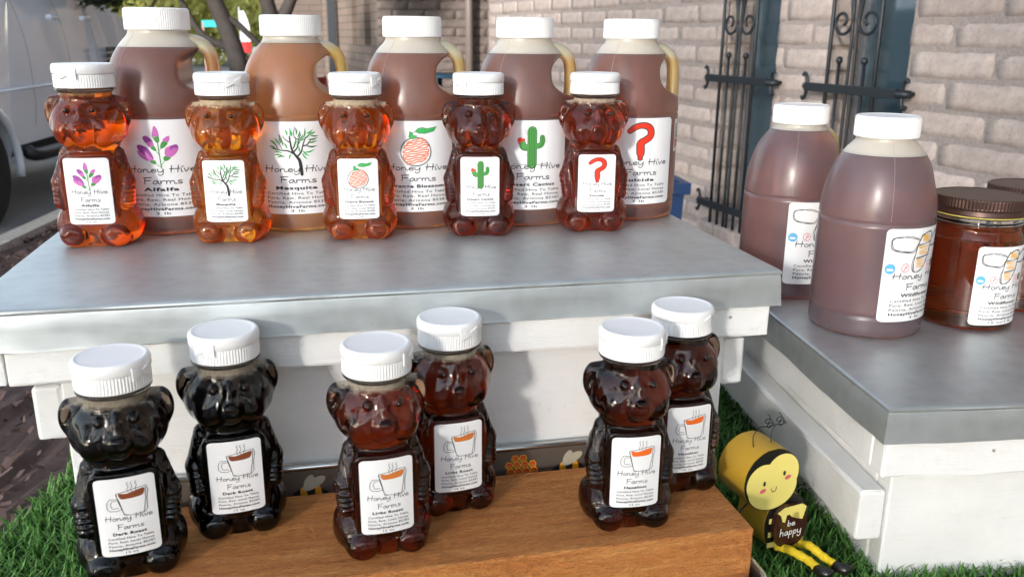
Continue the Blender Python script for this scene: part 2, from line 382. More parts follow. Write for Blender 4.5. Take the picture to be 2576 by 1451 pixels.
        for a, b in (((1970, 140), (1945, 90)), ((1965, 155), (1930, 110)), ((1962, 170), (1925, 140)), ((1975, 430), (1950, 400)), ((1972, 445), (1940, 430)), ((2190, 250), (2212, 230)), ((2190, 262), (2210, 255))): I.stroke(q([a, b]), 3*k, 'ink', 1)
    elif kind == 'question':
        q = n((165, 535, 75, 580)); k = H/505
        pts = [(195, 178), (250, 135), (330, 103), (420, 108), (480, 150), (492, 215), (465, 265), (400, 305), (350, 345), (350, 420), (352, 480)]
        w1 = [52, 62, 60, 70, 82, 84, 78, 74, 92, 98, 92]
        I.stroke(q(pts), 1, 'ink', 1, True, [(v+24)*k for v in w1]); I.stroke(q(pts), 1, 'i_red', 3, True, [v*k for v in w1])
        c = q([(350, 545)])[0]; I.ellipse(*c, 40*k, 33*k, 'ink', 1); I.ellipse(*c, 28*k, 21*k, 'i_red', 3)
    elif kind.startswith('cup'):
        q = n((200, 395, 805, 975)); top += 0; k = H/172
        fillm = 'i_brown' if kind == 'cup_dark' else 'i_tan' if kind == 'cup_light' else 'i_orange'
        I.fill(q([(268, 858), (300, 862), (345, 852), (378, 848), (372, 878), (345, 886), (300, 888), (275, 884)]), fillm, 1, True)
        for st in ([(258, 856), (290, 852), (340, 842), (388, 838), (394, 862), (386, 900), (384, 955), (372, 970), (330, 972), (284, 970), (276, 940), (262, 890), (258, 856)],
                   [(256, 862), (268, 900), (282, 962), (300, 972)], [(384, 845), (380, 905), (368, 968)],
                   [(262, 884), (228, 882), (216, 900), (214, 928), (226, 942), (256, 944), (274, 938)], [(256, 892), (236, 892), (230, 912), (236, 930), (262, 930)]):
            I.stroke(q(st), 2.6*k, 'ink', 2, False)
        for x in (312, 328, 347): I.stroke(q([(x, 856), (x-6, 842), (x+1, 828), (x-4, 812), (x+1, 804)]), 2.0*k, 'ink', 2)
    elif kind == 'bee':
        top *= .6; q = lambda pts: [(.02+(x-635)*.00150, top+(y-120)*H/505) for x, y in pts]; k = H/505*1.35; rg = random.Random(5)
        j = lambda pts, a=9: [(x+rg.uniform(-a, a), y+rg.uniform(-a, a)) for x, y in pts]
        body = [(600, 160), (660, 130), (710, 140), (725, 180), (715, 260), (700, 360), (680, 470), (650, 560), (625, 605), (570, 620), (540, 595), (530, 500), (545, 380), (565, 270), (600, 160)]
        lw = [(560, 215), (490, 180), (390, 175), (345, 215), (345, 320), (420, 360), (520, 365), (560, 300)]
        rw = [(725, 215), (790, 150), (870, 130), (930, 150), (935, 250), (860, 300), (780, 320), (715, 310)]
        for _ in range(3):
            I.stroke(q(j(body)), 5*k, 'ink', 3); I.stroke(q(j(lw, 12)), 5*k, 'ink', 3); I.stroke(q(j(rw, 12)), 5*k, 'ink', 3)
        for yy in (275, 440):
            for _ in range(2): I.stroke(q(j([(560, yy+12), (630, yy), (710, yy-12)])), 6*k, 'ink', 3)
        for y0, y1, xa, xb in ((170, 255, 600, 700), (300, 415, 570, 690), (460, 575, 555, 655)):
            zz = []
            for i in range(6): zz += [(xa+rg.uniform(0, 12), y0+(y1-y0)*(i+.6)/6), (xb-rg.uniform(0, 12), y0+(y1-y0)*i/6)]
            I.stroke(q(zz), 13*k, 'i_yellow', 2, False)
        c = q([(345, 575), (467, 565), (730, 560), (800, 545)])
        I.ellipse(*c[0], 48*k, 48*k, 'i_blue', 1); I.stroke([(c[0][0]-20*k, c[0][1]+8*k), (c[0][0]+20*k, c[0][1]+8*k)], 20*k, 'i_white', 2)
        I.ellipse(*c[1], 40*k, 42*k, 'i_rose', 1); I.ellipse(*c[1], 34*k, 36*k, 'i_white', 2)
        I.stroke([(c[1][0]-10*k, c[1][1]+24*k), (c[1][0]+2*k, c[1][1]-18*k), (c[1][0]+16*k, c[1][1]-8*k), (c[1][0]+4*k, c[1][1]+6*k)], 7*k, 'i_rose', 3)
        x, y = c[2]; I.stroke([(x-30*k, y-38*k), (x+30*k, y-38*k), (x+30*k, y+38*k), (x-30*k, y+38*k), (x-30*k, y-38*k)], 7*k, 'i_rose', 2, False); I.ellipse(x, y, 15*k, 17*k, 'i_rose', 2); I.ellipse(x, y, 9*k, 11*k, 'i_white', 3)
        I.ellipse(*c[3], 34*k, 42*k, 'i_olive', 1); I.stroke([(c[3][0]-4*k, c[3][1]+22*k), (c[3][0]+4*k, c[3][1]-22*k)], 7*k, 'i_white', 2)
    return I
def label_sheet(W, H, conform, r=.003, nu=20):
    V = []; F = []; vs = sorted(set(list(np.linspace(0, r, 6))+list(np.linspace(r, H-r, 14))+list(np.linspace(H-r, H, 6))))
    for v in vs:
        d = r-v if v < r else (v-(H-r) if v > H-r else 0)
        ins = r-math.sqrt(max(r*r-d*d, 0)); hw = W/2-ins
        for u in np.linspace(-hw, hw, nu+1): V.append(conform(u, v, 0))
    for i in range(len(vs)-1):
        for j in range(nu): a = i*(nu+1)+j; F.append((a, a+nu+1, a+nu+2, a+1))
    return mesh('label', V, F, True, [M['paper']])
_lc = {}
def put_label(parent, key, W, H, conform, kind, title, word, size, titlew, r=.003):
    if key not in _lc:
        hw = H/W
        _lc[key] = (label_sheet(W, H, conform, r), lettering(kind, title, word, size, hw, titlew).mesh('lettering', conform, W),
                    drawing(kind, hw).mesh('drawing', conform, W))
    a, b, c = _lc[key]; l = obj('label', a, parent)
    obj('lettering', b, l); obj('drawing', c, l); return l
# ------------------------------------------------------------------ ground, street
def asphalt(name, col, sc=80):
    m = mat(name, col, .85); v = coord(m); a = noise(m, v, sc, 5, .7); b = noise(m, v, 1.3, 4)
    setc(m, mixc(m, .5, ramp(m, a, [(.3, tuple(x*.55 for x in col)), (.7, tuple(min(1, x*1.5) for x in col))]), ramp(m, b, [(.3, tuple(x*.7 for x in col)), (.7, tuple(min(1, x*1.25) for x in col))])))
    bump(m, a, .6, .01); return m
M['mulch'] = asphalt('mulch', (.085, .050, .042), 30)
M['road'] = asphalt('asphalt', (.15, .15, .155), 60)
M['concrete'] = asphalt('concrete', (.36, .34, .31), 25)
M['sand'] = asphalt('dry_ground', (.46, .43, .38), 8)
def sheet(name, pts, z, m):
    return struct(obj(name, mesh(name, [(x, y, z) for x, y in pts], [tuple(range(len(pts)))]), None, m))
sheet('ground', [(-400, -400), (400, -400), (400, 400), (-400, 400)], 0, M['sand'])
ra = R_(8.5); rd = (math.sin(ra), math.cos(ra)); rn = (-math.cos(ra), math.sin(ra)); R0 = (-2.20, 6.3)
def rp(s, t): return (R0[0]+rd[0]*s+rn[0]*t, R0[1]+rd[1]*s+rn[1]*t)
sheet('road', [rp(-60, 0), rp(200, 0), rp(200, 9), rp(-60, 9)], .004, M['road'])
def mulch_bed():
    n = 70; xs = np.linspace(0, 1, n); V = []; F = []
    for a in xs:
        for b in xs:
            s = -14+b*26; t = -.02-a*3.6; x, y = rp(s, t); V.append((x, y, .05+.030*math.sin(x*5.1+y*3.3)*math.sin(y*4.7)+random.uniform(0, .035)))
    for i in range(n-1):
        for j in range(n-1): F.append((i*n+j, i*n+j+1, (i+1)*n+j+1, (i+1)*n+j))
    return obj('mulch_bed', mesh('mulch_bed', V, F), None, M['mulch'])
struct(mulch_bed())
def mulch_chips():
    V = []; F = []
    for _ in range(14000):
        s = random.uniform(-7.5, 6); t = -random.uniform(.05, 2.4); x, y = rp(s, t); a = random.uniform(0, 6.28); l = random.uniform(.008, .026); wd = l*random.uniform(.25, .6); zz = .085+random.uniform(0, .03)
        dx, dy = math.cos(a)*l, math.sin(a)*l; ex, ey = -math.sin(a)*wd, math.cos(a)*wd; b = len(V); k = random.uniform(-.015, .015)
        V += [(x-dx-ex, y-dy-ey, zz-k), (x+dx-ex, y+dy-ey, zz+k), (x+dx+ex, y+dy+ey, zz+k+.006), (x-dx+ex, y-dy+ey, zz-k+.006)]; F.append((b, b+1, b+2, b+3))
    m = mat('wood_chip', (.09, .055, .042), .9); setc(m, ramp(m, noise(m, coord(m), 9, 4), [(.3, (.055, .030, .026)), (.7, (.19, .12, .10))]))
    o = obj('mulch_chips', mesh('mulch_chips', V, F), None, m); o['kind'] = 'stuff'; o['label'] = 'loose dark bark chips over the planting bed'; o['category'] = 'mulch'
mulch_chips()
def kerb():
    b = MB(); L = 60
    for i in range(24):                      # kerb stones with joints
        s0 = -14+i*2.0; q = [rp(s0+.004, 0), rp(s0+1.992, 0), rp(s0+1.992, -.16), rp(s0+.004, -.16)]
        V = [(x, y, 0) for x, y in q]+[(q[k][0]*1+(.0 if k > 1 else rn[0]*-.015), q[k][1]+(.0 if k > 1 else rn[1]*-.015), .14) for k in range(4)]
        b.add(V, [(3, 2, 1, 0), (4, 5, 6, 7), (0, 1, 5, 4), (1, 2, 6, 5), (2, 3, 7, 6), (3, 0, 4, 7)])
    return b.mesh('kerb')
struct(obj('kerb', kerb(), None, M['concrete']))

# ------------------------------------------------------------------ block building with grilled windows
WD = Vector((-.1141, .9935, 0)); WQ = Vector((2.160, 4.634, 0)); wang = math.atan2(-WD.y, -WD.x)      # local X runs towards the camera, Y into the wall
def block_mat():
    m = mat('slump_block', (.40, .30, .255), .9); v = coord(m); rnd = objrand(m)
    base = ramp(m, rnd, [(0, (.38, .315, .29)), (.35, (.44, .365, .33)), (.7, (.41, .345, .32)), (1, (.47, .395, .36))])
    mot = ramp(m, noise(m, v, 18, 5, .6), [(.3, (.80, .78, .76)), (.65, (1.1, 1.08, 1.05))])
    pit = ramp(m, noise(m, v, 75, 4, .75), [(.33, (.34, .30, .28)), (.41, (1, 1, 1))])
    setc(m, mixc(m, .7, mixc(m, 1., base, mot, 'MULTIPLY'), pit, 'MULTIPLY')); b1 = bump(m, noise(m, v, 75, 5, .7), .5, .004); bump(m, noise(m, v, 9, 3), .3, .01, b1); return m
M['block'] = block_mat()
def brick_tex(name, c1, c2, mor, bw=.412, bh=.110):
    m = mat(name, c1, .9); n, l = nodes(m); t = n.new('ShaderNodeTexBrick'); t.inputs['Scale'].default_value = 1
    for k, c in (('Color1', c1), ('Color2', c2), ('Mortar', mor)): t.inputs[k].default_value = (*c, 1)
    t.inputs['Brick Width'].default_value = bw; t.inputs['Row Height'].default_value = bh; t.inputs['Mortar Size'].default_value = .009
    tc = n.new('ShaderNodeTexCoord'); sp = n.new('ShaderNodeSeparateXYZ'); cb = n.new('ShaderNodeCombineXYZ'); ad = n.new('ShaderNodeMath'); ad.operation = 'ADD'
    l.new(tc.outputs['Object'], sp.inputs[0]); l.new(sp.outputs['X'], ad.inputs[0]); l.new(sp.outputs['Y'], ad.inputs[1]); l.new(ad.outputs[0], cb.inputs['X']); l.new(sp.outputs['Z'], cb.inputs['Y']); l.new(cb.outputs[0], t.inputs['Vector'])
    setc(m, mixc(m, .5, t.outputs['Color'], ramp(m, noise(m, coord(m), 8, 5), [(.3, (.7, .7, .7)), (.7, (1, 1, 1))]), 'MULTIPLY')); bump(m, t.outputs['Fac'], -.8, .012); return m
M['mortar'] = asphalt('mortar', (.32, .265, .24), 90)
M['blocktex'] = brick_tex('far_block', (.40, .31, .26), (.46, .36, .30), (.30, .24, .20))
def block_mesh(L, H, D, sag):
    """a slumped block: soft uneven edges, bulging faces"""
    nx, nz = 7, 3; V = []; F = []
    rg = random.Random(int(L*1000)+int(sag*99)); r = .010
    for side in (0, 1):
        for k in range(nz+1):
            for i in range(nx+1):
                x = -L/2+L*i/nx; z = -H/2+H*k/nz; y = 0 if side == 0 else D
                ex = min(i, nx-i); ez = min(k, nz-k)
                if side == 0:
                    y += (0 if ex and ez else r*.30)-.002*math.sin(math.pi*k/nz)*(.5+rg.random())
                    x += rg.uniform(-.003, .003) if not ex else 0; z += rg.uniform(-.0025, .0025) if not ez else 0
                    z += sag*math.sin(i*1.3)*.0006
                V.append((x, y, z))
    w_ = nx+1; o = (nx+1)*(nz+1)
    for k in range(nz):
        for i in range(nx):
            a = k*w_+i; F.append((a, a+1, a+w_+1, a+w_))
    for i in range(nx): F.append((i, o+i, o+i+1, i+1)); a = nz*w_+i; F.append((a, a+1, o+a+1, o+a))
    for k in range(nz): a = k*w_; F.append((a, a+w_, o+a+w_, o+a)); a += nx; F.append((a, o+a, o+a+w_, a+w_))
    return mesh('block', V, F, True)
BLK = {}
def place_block(parent, x0, x1, zc, H=.098, rng=None):
    L = round(x1-x0, 2); k = (L, random.randint(0, 3))
    if k not in BLK: BLK[k] = block_mesh(L, H, .06, k[1]+.5)
    o = obj('block', BLK[k], parent, M['block']); o.location = ((x0+x1)/2, -.0055+random.uniform(-.001, .001), zc); return o
bld = thing('block_building', 'tan slump block building with narrow barred windows and flat roof', 'building', WQ, wang)
WIN = [(.128, .593), (.981, 1.466)]; WZ0, WZ1 = .47, 2.75; WH = 3.75
def wall_mesh():
    b = MB(); T = .35; xs = [-4.10, WIN[0][0], WIN[0][1], WIN[1][0], WIN[1][1], 11.0]
    for a, c in ((0, 1), (2, 3), (4, 5)): b.box(xs[a], xs[c], .002, T, 0, WH)
    for (a, c) in WIN: b.box(a, c, .003, T-.001, 0, WZ0); b.box(a, c, .003, T-.001, WZ1, WH)
    b.box(-4.10, 11, T, 6, 0, WH-.02); return b.mesh('wall')
obj('wall', wall_mesh(), bld, M['blocktex'])
obj('mortar_bed', MB().box(-4.09, .120, -.0035, .0015, .35, 2.05).box(.601, .973, -.0035, .0015, .35, 2.05).box(1.474, 2.9, -.0035, .0015, .35, 2.05).box(.121, .600, -.0035, .0015, .35, WZ0-.04).box(.974, 1.473, -.0035, .0015, .35, WZ0-.04).mesh('mortar_bed'), bld, M['mortar'])
obj('roof', bevelled_box(-4.5, 11.3, -.55, 6.2, WH, WH+.28, .01), bld, M['fascia'] if 'fascia' in M else mat('fascia_board', (.16, .11, .08), .7))
zc = .40; row = 0
while zc < 2.02:
    x = -4.08-(.206 if row % 2 else 0)
    while x < 2.75:
        a, b_ = max(x, -4.08), x+.400; segs = [(a, b_)]
        for (w0, w1) in WIN:
            if zc > WZ0-.05:
                ns = []
                for s0, s1 in segs:
                    if s1 <= w0-.005 or s0 >= w1+.005: ns.append((s0, s1))
                    else:
                        if s0 < w0-.03: ns.append((s0, w0))
                        if s1 > w1+.03: ns.append((w1, s1))
                segs = ns
        for s0, s1 in segs:
            if s1-s0 > .05: place_block(bld, s0, s1, zc)
        x += .412
    zc += .110; row += 1
for (w0, w1) in WIN:                                                # reveal blocks, sill, frame and glass of each window
    zc2 = .51
    while zc2 < 2.0:
        o = obj('reveal_block', bevelled_box(-.006, .012, .010, .148, -.047, .047, .008), bld, M['block']); o.location = (w0, 0, zc2); zc2 += .110
    for k in range(3):
        ww = (w1-w0+.06)/3; o = obj('sill_block', bevelled_box(-ww/2+.005, ww/2-.005, -.09, .17, -.05, .05, .014, 3, .003), bld, M['block'])
        o.location = (w0-.03+ww*(k+.5), 0, WZ0-.01); o.rotation_euler = (R_(10), 0, 0)
    win = obj('window', MB().box(w0+.012, w0+.052, .150, .190, WZ0+.05, WZ1-.002).box(w1-.040, w1-.004, .150, .190, WZ0+.05, WZ1-.002).box(w0+.052, w1-.040, .150, .190, WZ0+.05, WZ0+.09).mesh('window'), bld, mat('aluminium_frame', (.30, .33, .36), .4, .7))
    obj('pane', MB().box(w0+.05, w1-.035, .166, .172, WZ0+.08, WZ1-.002).mesh('pane'), win, mat('dark_glass', (.032, .060, .078), .06, Specular_IOR_Level=.7))
iron = mat('wrought_iron', (.018, .022, .027), .42, .3)
def grille(w0, w1, label):
    g = thing('window_grille', label, 'window grille', WQ, wang, 'iron grilles over the narrow windows')
    c = (w0+w1)/2; y = -.075
    def part(nm, pts, r, n=8, **k): return obj(nm, mesh(nm, *tube(pts, r, n, **k), True), g, iron)
    for s in (-1, 1):
        part('bar', [(c+s*.148, y, .50), (c+s*.148, y, 2.4)], .0088)
        b = part('short_bar', [(c+s*.078, y, .50), (c+s*.078, y, 1.385)], .0080)
        obj('ball_tip', mesh('ball_tip', *lathe([(.002, 1.378), (.012, 1.384), (.0155, 1.395), (.012, 1.407), (.002, 1.412)], 12), True), b, iron).location = (c+s*.078, y, 0)
        part('curved_bar', catmull([(c+s*.016, y, .50), (c+s*.016, y, 1.30), (c+s*.016, y, 1.52), (c+s*.045, y, 1.68), (c+s*.105, y, 1.80), (c+s*.142, y, 2.0)], 5), .0075)
        sc = [(c+s*(.020+.060*(1-math.cos(0))/2), y, 1.60)]
        pts = []
        for k in range(26):
            a = k/25*4.6*math.pi/2; r = .062*(1-k/25*.72); pts.append((c+s*(.080-r*math.cos(a)), y-.002, 1.555-r*math.sin(a)))
        part('scroll', [(c+s*.017, y-.002, 1.72)]+pts, .0070, 8)
    for z, k in ((1.275, 0), (.60, 1)):
        cb = obj('cross_bar', bevelled_box(w0-.045, w1+.045, y-.012, y+.008, z-.019, z+.019, .002), g, iron)
        for s, xx in ((-1, w0-.048), (1, w1+.048)):
            obj('bracket', MB().tube(catmull([(xx-s*.012, y, z), (xx+s*.020, y+.015, z), (xx+s*.028, -.040, z)], 4), .017, 8).tube(catmull([(xx+s*.005, y+.012, z), (xx+s*.012, y+.012, z+.04), (xx+s*.028, y+.012, z+.058), (xx+s*.036, y+.012, z+.045)], 4), .0085, 6).tube(catmull([(xx+s*.005, y+.012, z), (xx+s*.012, y+.012, z-.04), (xx+s*.028, y+.012, z-.058), (xx+s*.036, y+.012, z-.045)], 4), .0085, 6).tube([(xx+s*.010, y, z), (xx+s*.010, -.006, z)], .010, 8).mesh('bracket', True), cb, iron)
    return g
grille(*WIN[0], 'black iron scroll grille on the window nearer the blue bin')
grille(*WIN[1], 'black iron scroll grille on the window behind the two wildflower jugs')

# recessed wing beyond the entry
wing = thing('block_wing', 'shaded block wing with dark windows beyond the entry recess', 'building', (0, 0, 0))
M['wing_block'] = mat('shade_brown_wing_block', (.17, .135, .12), .9); setc(M['wing_block'], ramp(M['wing_block'], noise(M['wing_block'], coord(M['wing_block']), 14, 5), [(.3, (.12, .095, .085)), (.7, (.21, .17, .15))]))  # darker copy of the tan block, the wing's shade is put into its colour
M['sidetex'] = brick_tex('shade_brown_side_block', (.21, .155, .12), (.26, .19, .15), (.13, .10, .08))  # brick colours darkened to carry the wing's shade, as in the next one
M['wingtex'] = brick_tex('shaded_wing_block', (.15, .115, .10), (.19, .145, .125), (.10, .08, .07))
wa = Vector((.86, 12.05, 0)); wb = Vector((3.9, 11.65, 0)); wv = (wb-wa); wang2 = math.atan2(wv.y, wv.x)
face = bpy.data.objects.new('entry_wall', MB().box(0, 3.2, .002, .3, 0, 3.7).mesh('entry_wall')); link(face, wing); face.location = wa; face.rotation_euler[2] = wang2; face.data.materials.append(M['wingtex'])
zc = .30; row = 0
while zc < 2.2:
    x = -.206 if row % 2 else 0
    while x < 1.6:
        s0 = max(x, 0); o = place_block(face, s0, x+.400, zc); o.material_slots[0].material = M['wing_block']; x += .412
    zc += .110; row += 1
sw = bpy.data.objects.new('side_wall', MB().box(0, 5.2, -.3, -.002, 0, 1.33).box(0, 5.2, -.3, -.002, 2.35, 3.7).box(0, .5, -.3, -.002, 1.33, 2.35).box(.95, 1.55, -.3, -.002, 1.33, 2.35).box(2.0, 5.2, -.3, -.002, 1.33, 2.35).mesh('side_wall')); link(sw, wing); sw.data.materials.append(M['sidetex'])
sw.location = wa+Vector((-.002, .002, 0)); sw.rotation_euler[2] = R_(97)
for a in (.5, 1.55):
    obj('window', MB().box(a+.002, a+.448, -.13, -.12, 1.332, 2.348).mesh('window'), sw, mat('dark_pane', (.02, .02, .022), .1))
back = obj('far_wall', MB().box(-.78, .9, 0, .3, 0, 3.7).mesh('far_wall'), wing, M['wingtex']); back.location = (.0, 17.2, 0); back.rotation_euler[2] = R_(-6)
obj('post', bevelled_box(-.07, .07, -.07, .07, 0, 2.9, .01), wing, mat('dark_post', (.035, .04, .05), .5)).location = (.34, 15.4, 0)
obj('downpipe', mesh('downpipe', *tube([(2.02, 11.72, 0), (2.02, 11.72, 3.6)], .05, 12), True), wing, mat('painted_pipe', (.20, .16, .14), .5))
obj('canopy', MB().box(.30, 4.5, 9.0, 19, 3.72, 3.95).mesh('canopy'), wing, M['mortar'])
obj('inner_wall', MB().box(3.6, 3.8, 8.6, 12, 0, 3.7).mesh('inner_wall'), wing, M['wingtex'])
# ------------------------------------------------------------------ honey bears
def ell(p, c, r):
    q = (p-np.array(c))/np.array(r); k0 = np.sqrt((q*q).sum(-1))+1e-9; k1 = np.sqrt(((q/np.array(r))**2).sum(-1))+1e-9
    return k0*(k0-1)/k1
def cone(p, a, b, ra, rb):
    a = np.array(a); b = np.array(b); ba = b-a; h = np.clip(((p-a)@ba)/(ba@ba), 0, 1)
    return np.linalg.norm(p-a-h[:, None]*ba, axis=1)-(ra+(rb-ra)*h)
def rbox(p, c, h, r):
    q = np.abs(p-np.array(c))-np.array(h)+r
    return np.linalg.norm(np.maximum(q, 0), axis=1)+np.minimum(q.max(1), 0)-r
def smin(a, b, k): h = np.maximum(k-np.abs(a-b), 0)/k; return np.minimum(a, b)-h*h*k*.25
def smax(a, b, k): return -smin(-a, -b, k)
def bear_sdf(p):
    x, y, z = p[:, 0], p[:, 1], p[:, 2]; ax = np.abs(x); q = np.stack([ax, y, z], 1)
    head = ell(q, (0, .0005, .1040), (.0285, .0252, .0240))
    head = smin(head, ell(q, (.0085, .0005, .0985), (.0205, .0225, .0170)), .008)
    head = smin(head, ell(q, (.0130, -.0160, .0965), (.0110, .0095, .0125)), .003)        # cheeks
    head = smin(head, ell(q, (0, -.0198, .0975), (.0108, .0105, .0125)), .0016)           # muzzle
    head = smin(head, ell(q, (0, -.0185, .1085), (.0042, .0085, .0100)), .003)            # bridge
    head = smin(head, ell(q, (0, -.0310, .1025), (.0042, .0030, .0024)), .0010)           # nose
    head = smax(head, -ell(q, (0, -.0318, .0925), (.0068, .0034, .0011)), .0008)          # mouth
    head = smax(head, -ell(q, (.0102, -.0262, .1135), (.0062, .0046, .0062)), .0014)      # sockets
    head = smin(head, ell(q, (.0102, -.0208, .1135), (.0033, .0036, .0033)), .0008)       # eyes
    ear = ell(q, (.0268, .0015, .1105), (.0080, .0056, .0135))
    ear = smax(ear, -ell(q, (.0298, -.0056, .1100), (.0050, .0042, .0095)), .0015)
    d = smin(head, ear, .0025)
    torso = smin(rbox(q, (0, .0010, .0370), (.0262, .0208, .0365), .0150), ell(q, (0, .0010, .0460), (.0303, .0218, .0410)), .006)
    torso = smin(torso, ell(q, (0, .0010, .0820), (.0212, .0190, .0120)), .005)
    d = smin(d, torso, .0050)
    pan = np.sqrt(x*x+(y-.0355)**2)-.0600
    qq = np.stack([ax-.0148, np.abs(z-.0470)-.0245], 1); rr = np.linalg.norm(np.maximum(qq, 0), axis=1)+np.minimum(qq.max(1), 0)-.0068
    pan = smax(smax(pan, rr, .0018), y+.012, .001); d = smin(d, pan, .0016)
    fur = .00050*np.sin(z*1700+y*700)*np.sin(y*2300+z*400)
    arm = smin(cone(q, (.0208, -.0020, .0765), (.0272, -.0070, .0530), .0052, .0060), cone(q, (.0272, -.0070, .0530), (.0262, -.0122, .0365), .0060, .0054), .003)
    fin = np.where(z < .049, .0007*np.abs(np.sin(z*900)), 0)
    d = smin(d, arm+fur*(z > .047)-fin, .0016)
    leg = ell(q, (.0225, -.0002, .0165), (.0122, .0205, .0165))+fur*.7
    foot = ell(q, (.0168, -.0172, .0098), (.0122, .0128, .0106))
    foot = smax(foot, -(y+.0282), .003)
    d = smin(d, smin(leg, foot, .003), .0022)
    base = rbox(q, (0, .0005, .0090), (.0250, .0215, .0090), .0080); d = smin(d, base, .004)
    neck = np.maximum(np.sqrt(x*x+y*y)-.0203, z-.130); return smin(d, neck, .0028)
def build_bear():
    t = np.linspace(-1, 1, 301)[:-1]; th = np.pi*(t*.62+.38*t**3)-math.pi/2          # denser at the front (-y)
    zz = np.concatenate([np.linspace(.0006, .006, 8)[:-1], np.linspace(.006, .1275, 236)])
    TH, Z = np.meshgrid(th, zz); cs, sn = np.cos(TH).ravel(), np.sin(TH).ravel(); z = Z.ravel()
    r = np.full(z.shape, .050); hit = np.zeros(z.shape, bool); lo = np.zeros(z.shape); hi = np.full(z.shape, .05); prev = r.copy()
    for s in np.arange(.050, .004, -.0011):
        act = ~hit
        if not act.any(): break
        idx = np.nonzero(act)[0]; d = bear_sdf(np.stack([s*cs[idx], s*sn[idx], z[idx]], 1)); h = idx[d < 0]
        hit[h] = True; lo[h] = s; hi[h] = s+.0011
    for _ in range(7):
        m = (lo+hi)/2; d = bear_sdf(np.stack([m*cs, m*sn, z], 1)); ins = d < 0; lo = np.where(ins, m, lo); hi = np.where(ins, hi, m)
    r = ((lo+hi)/2).reshape(Z.shape)
    r = .5*r+.125*(np.roll(r, 1, 1)+np.roll(r, -1, 1))+.125*(np.vstack([r[:1], r[:-1]])+np.vstack([r[1:], r[-1:]]))
    n = len(th); k = len(zz)
    V = np.stack([r.ravel()*cs, r.ravel()*sn, z], 1).tolist(); F = []
    for i in range(k-1):
        for j in range(n): F.append((i*n+j, i*n+(j+1) % n, (i+1)*n+(j+1) % n, (i+1)*n+j))
    ring = []
    for j in range(n): ring.append(len(V)); V.append((r[0, j]*.93*math.cos(th[j]), r[0, j]*.93*math.sin(th[j]), 0.))
    for j in range(n): F.append((ring[(j+1) % n], j+0 if False else (j+1) % n, j, ring[j]))
    b = len(V); V.append((0, 0, .0008)); t_ = len(V); V.append((0, 0, .1275))
    for j in range(n):
        F.append((b, ring[(j+1) % n], ring[j])); F.append((t_, (k-1)*n+j, (k-1)*n+(j+1) % n))
    return mesh('bear_body', V, F, True)
BEAR = build_bear()
def ribbed_cap(prof, n, ribs):
    V, F = lathe(prof, n, ribs); return mesh('cap', V, F, False)
BCAP = ribbed_cap([(.0205, .1312), (.0232, .1308), (.0235, .1318), (.0234, .1410), (.0228, .1416), (.0150, .1416)], 144, [0, 0, -.00045, -.00045, 0, 0])
BLID = mesh('flip_lid', *lathe([(.0150, .1418), (.0236, .1418), (.0240, .1423), (.0240, .1468), (.0236, .1486), (.0225, .1497), (.0212, .1500), (.0205, .1496), (.0190, .1494), (.0030, .1494)], 72), True)
def cap_tab():
    b = MB(); n = 13                           # thumb notch of the flip lid, a low bow shape under the lip
    V = []
    for i in range(n):
        a = (i/(n-1)-.5)*.62; h = .0012+.0032*abs(i/(n-1)-.5)*2
        for r, s in ((.0236, -1), (.0249, -1), (.0249, 1), (.0236, 1)): V.append((r*math.sin(a), -r*math.cos(a), .1420+s*h))
    F = []
    for i in range(n-1):
        for j in range(4): F.append((i*4+j, i*4+(j+1) % 4, i*4+4+(j+1) % 4, i*4+4+j))
    F += [(3, 2, 1, 0), tuple(range((n-1)*4, n*4))]
    return b.add(V, F).mesh('thumb_tab')
BTAB = cap_tab()
BNECK = mesh('neck', *lathe([(.0196, .1268), (.0212, .1268), (.0212, .1284), (.0232, .1286), (.0232, .1296), (.0212, .1299), (.0212, .1320), (.0196, .1320)], 64), True)
BEYE = mesh('eye', *lathe([(.0002, -.0019), (.0011, -.0016), (.0017, -.0009), (.0019, 0), (.0017, .0009), (.0011, .0016), (.0002, .0019)], 14), True)
def bear_conf(zt):
    def f(u, v, off):
        rr = .0604+off; return (u, -(math.sqrt(rr*rr-u*u)-.0355), zt-v)
    return f
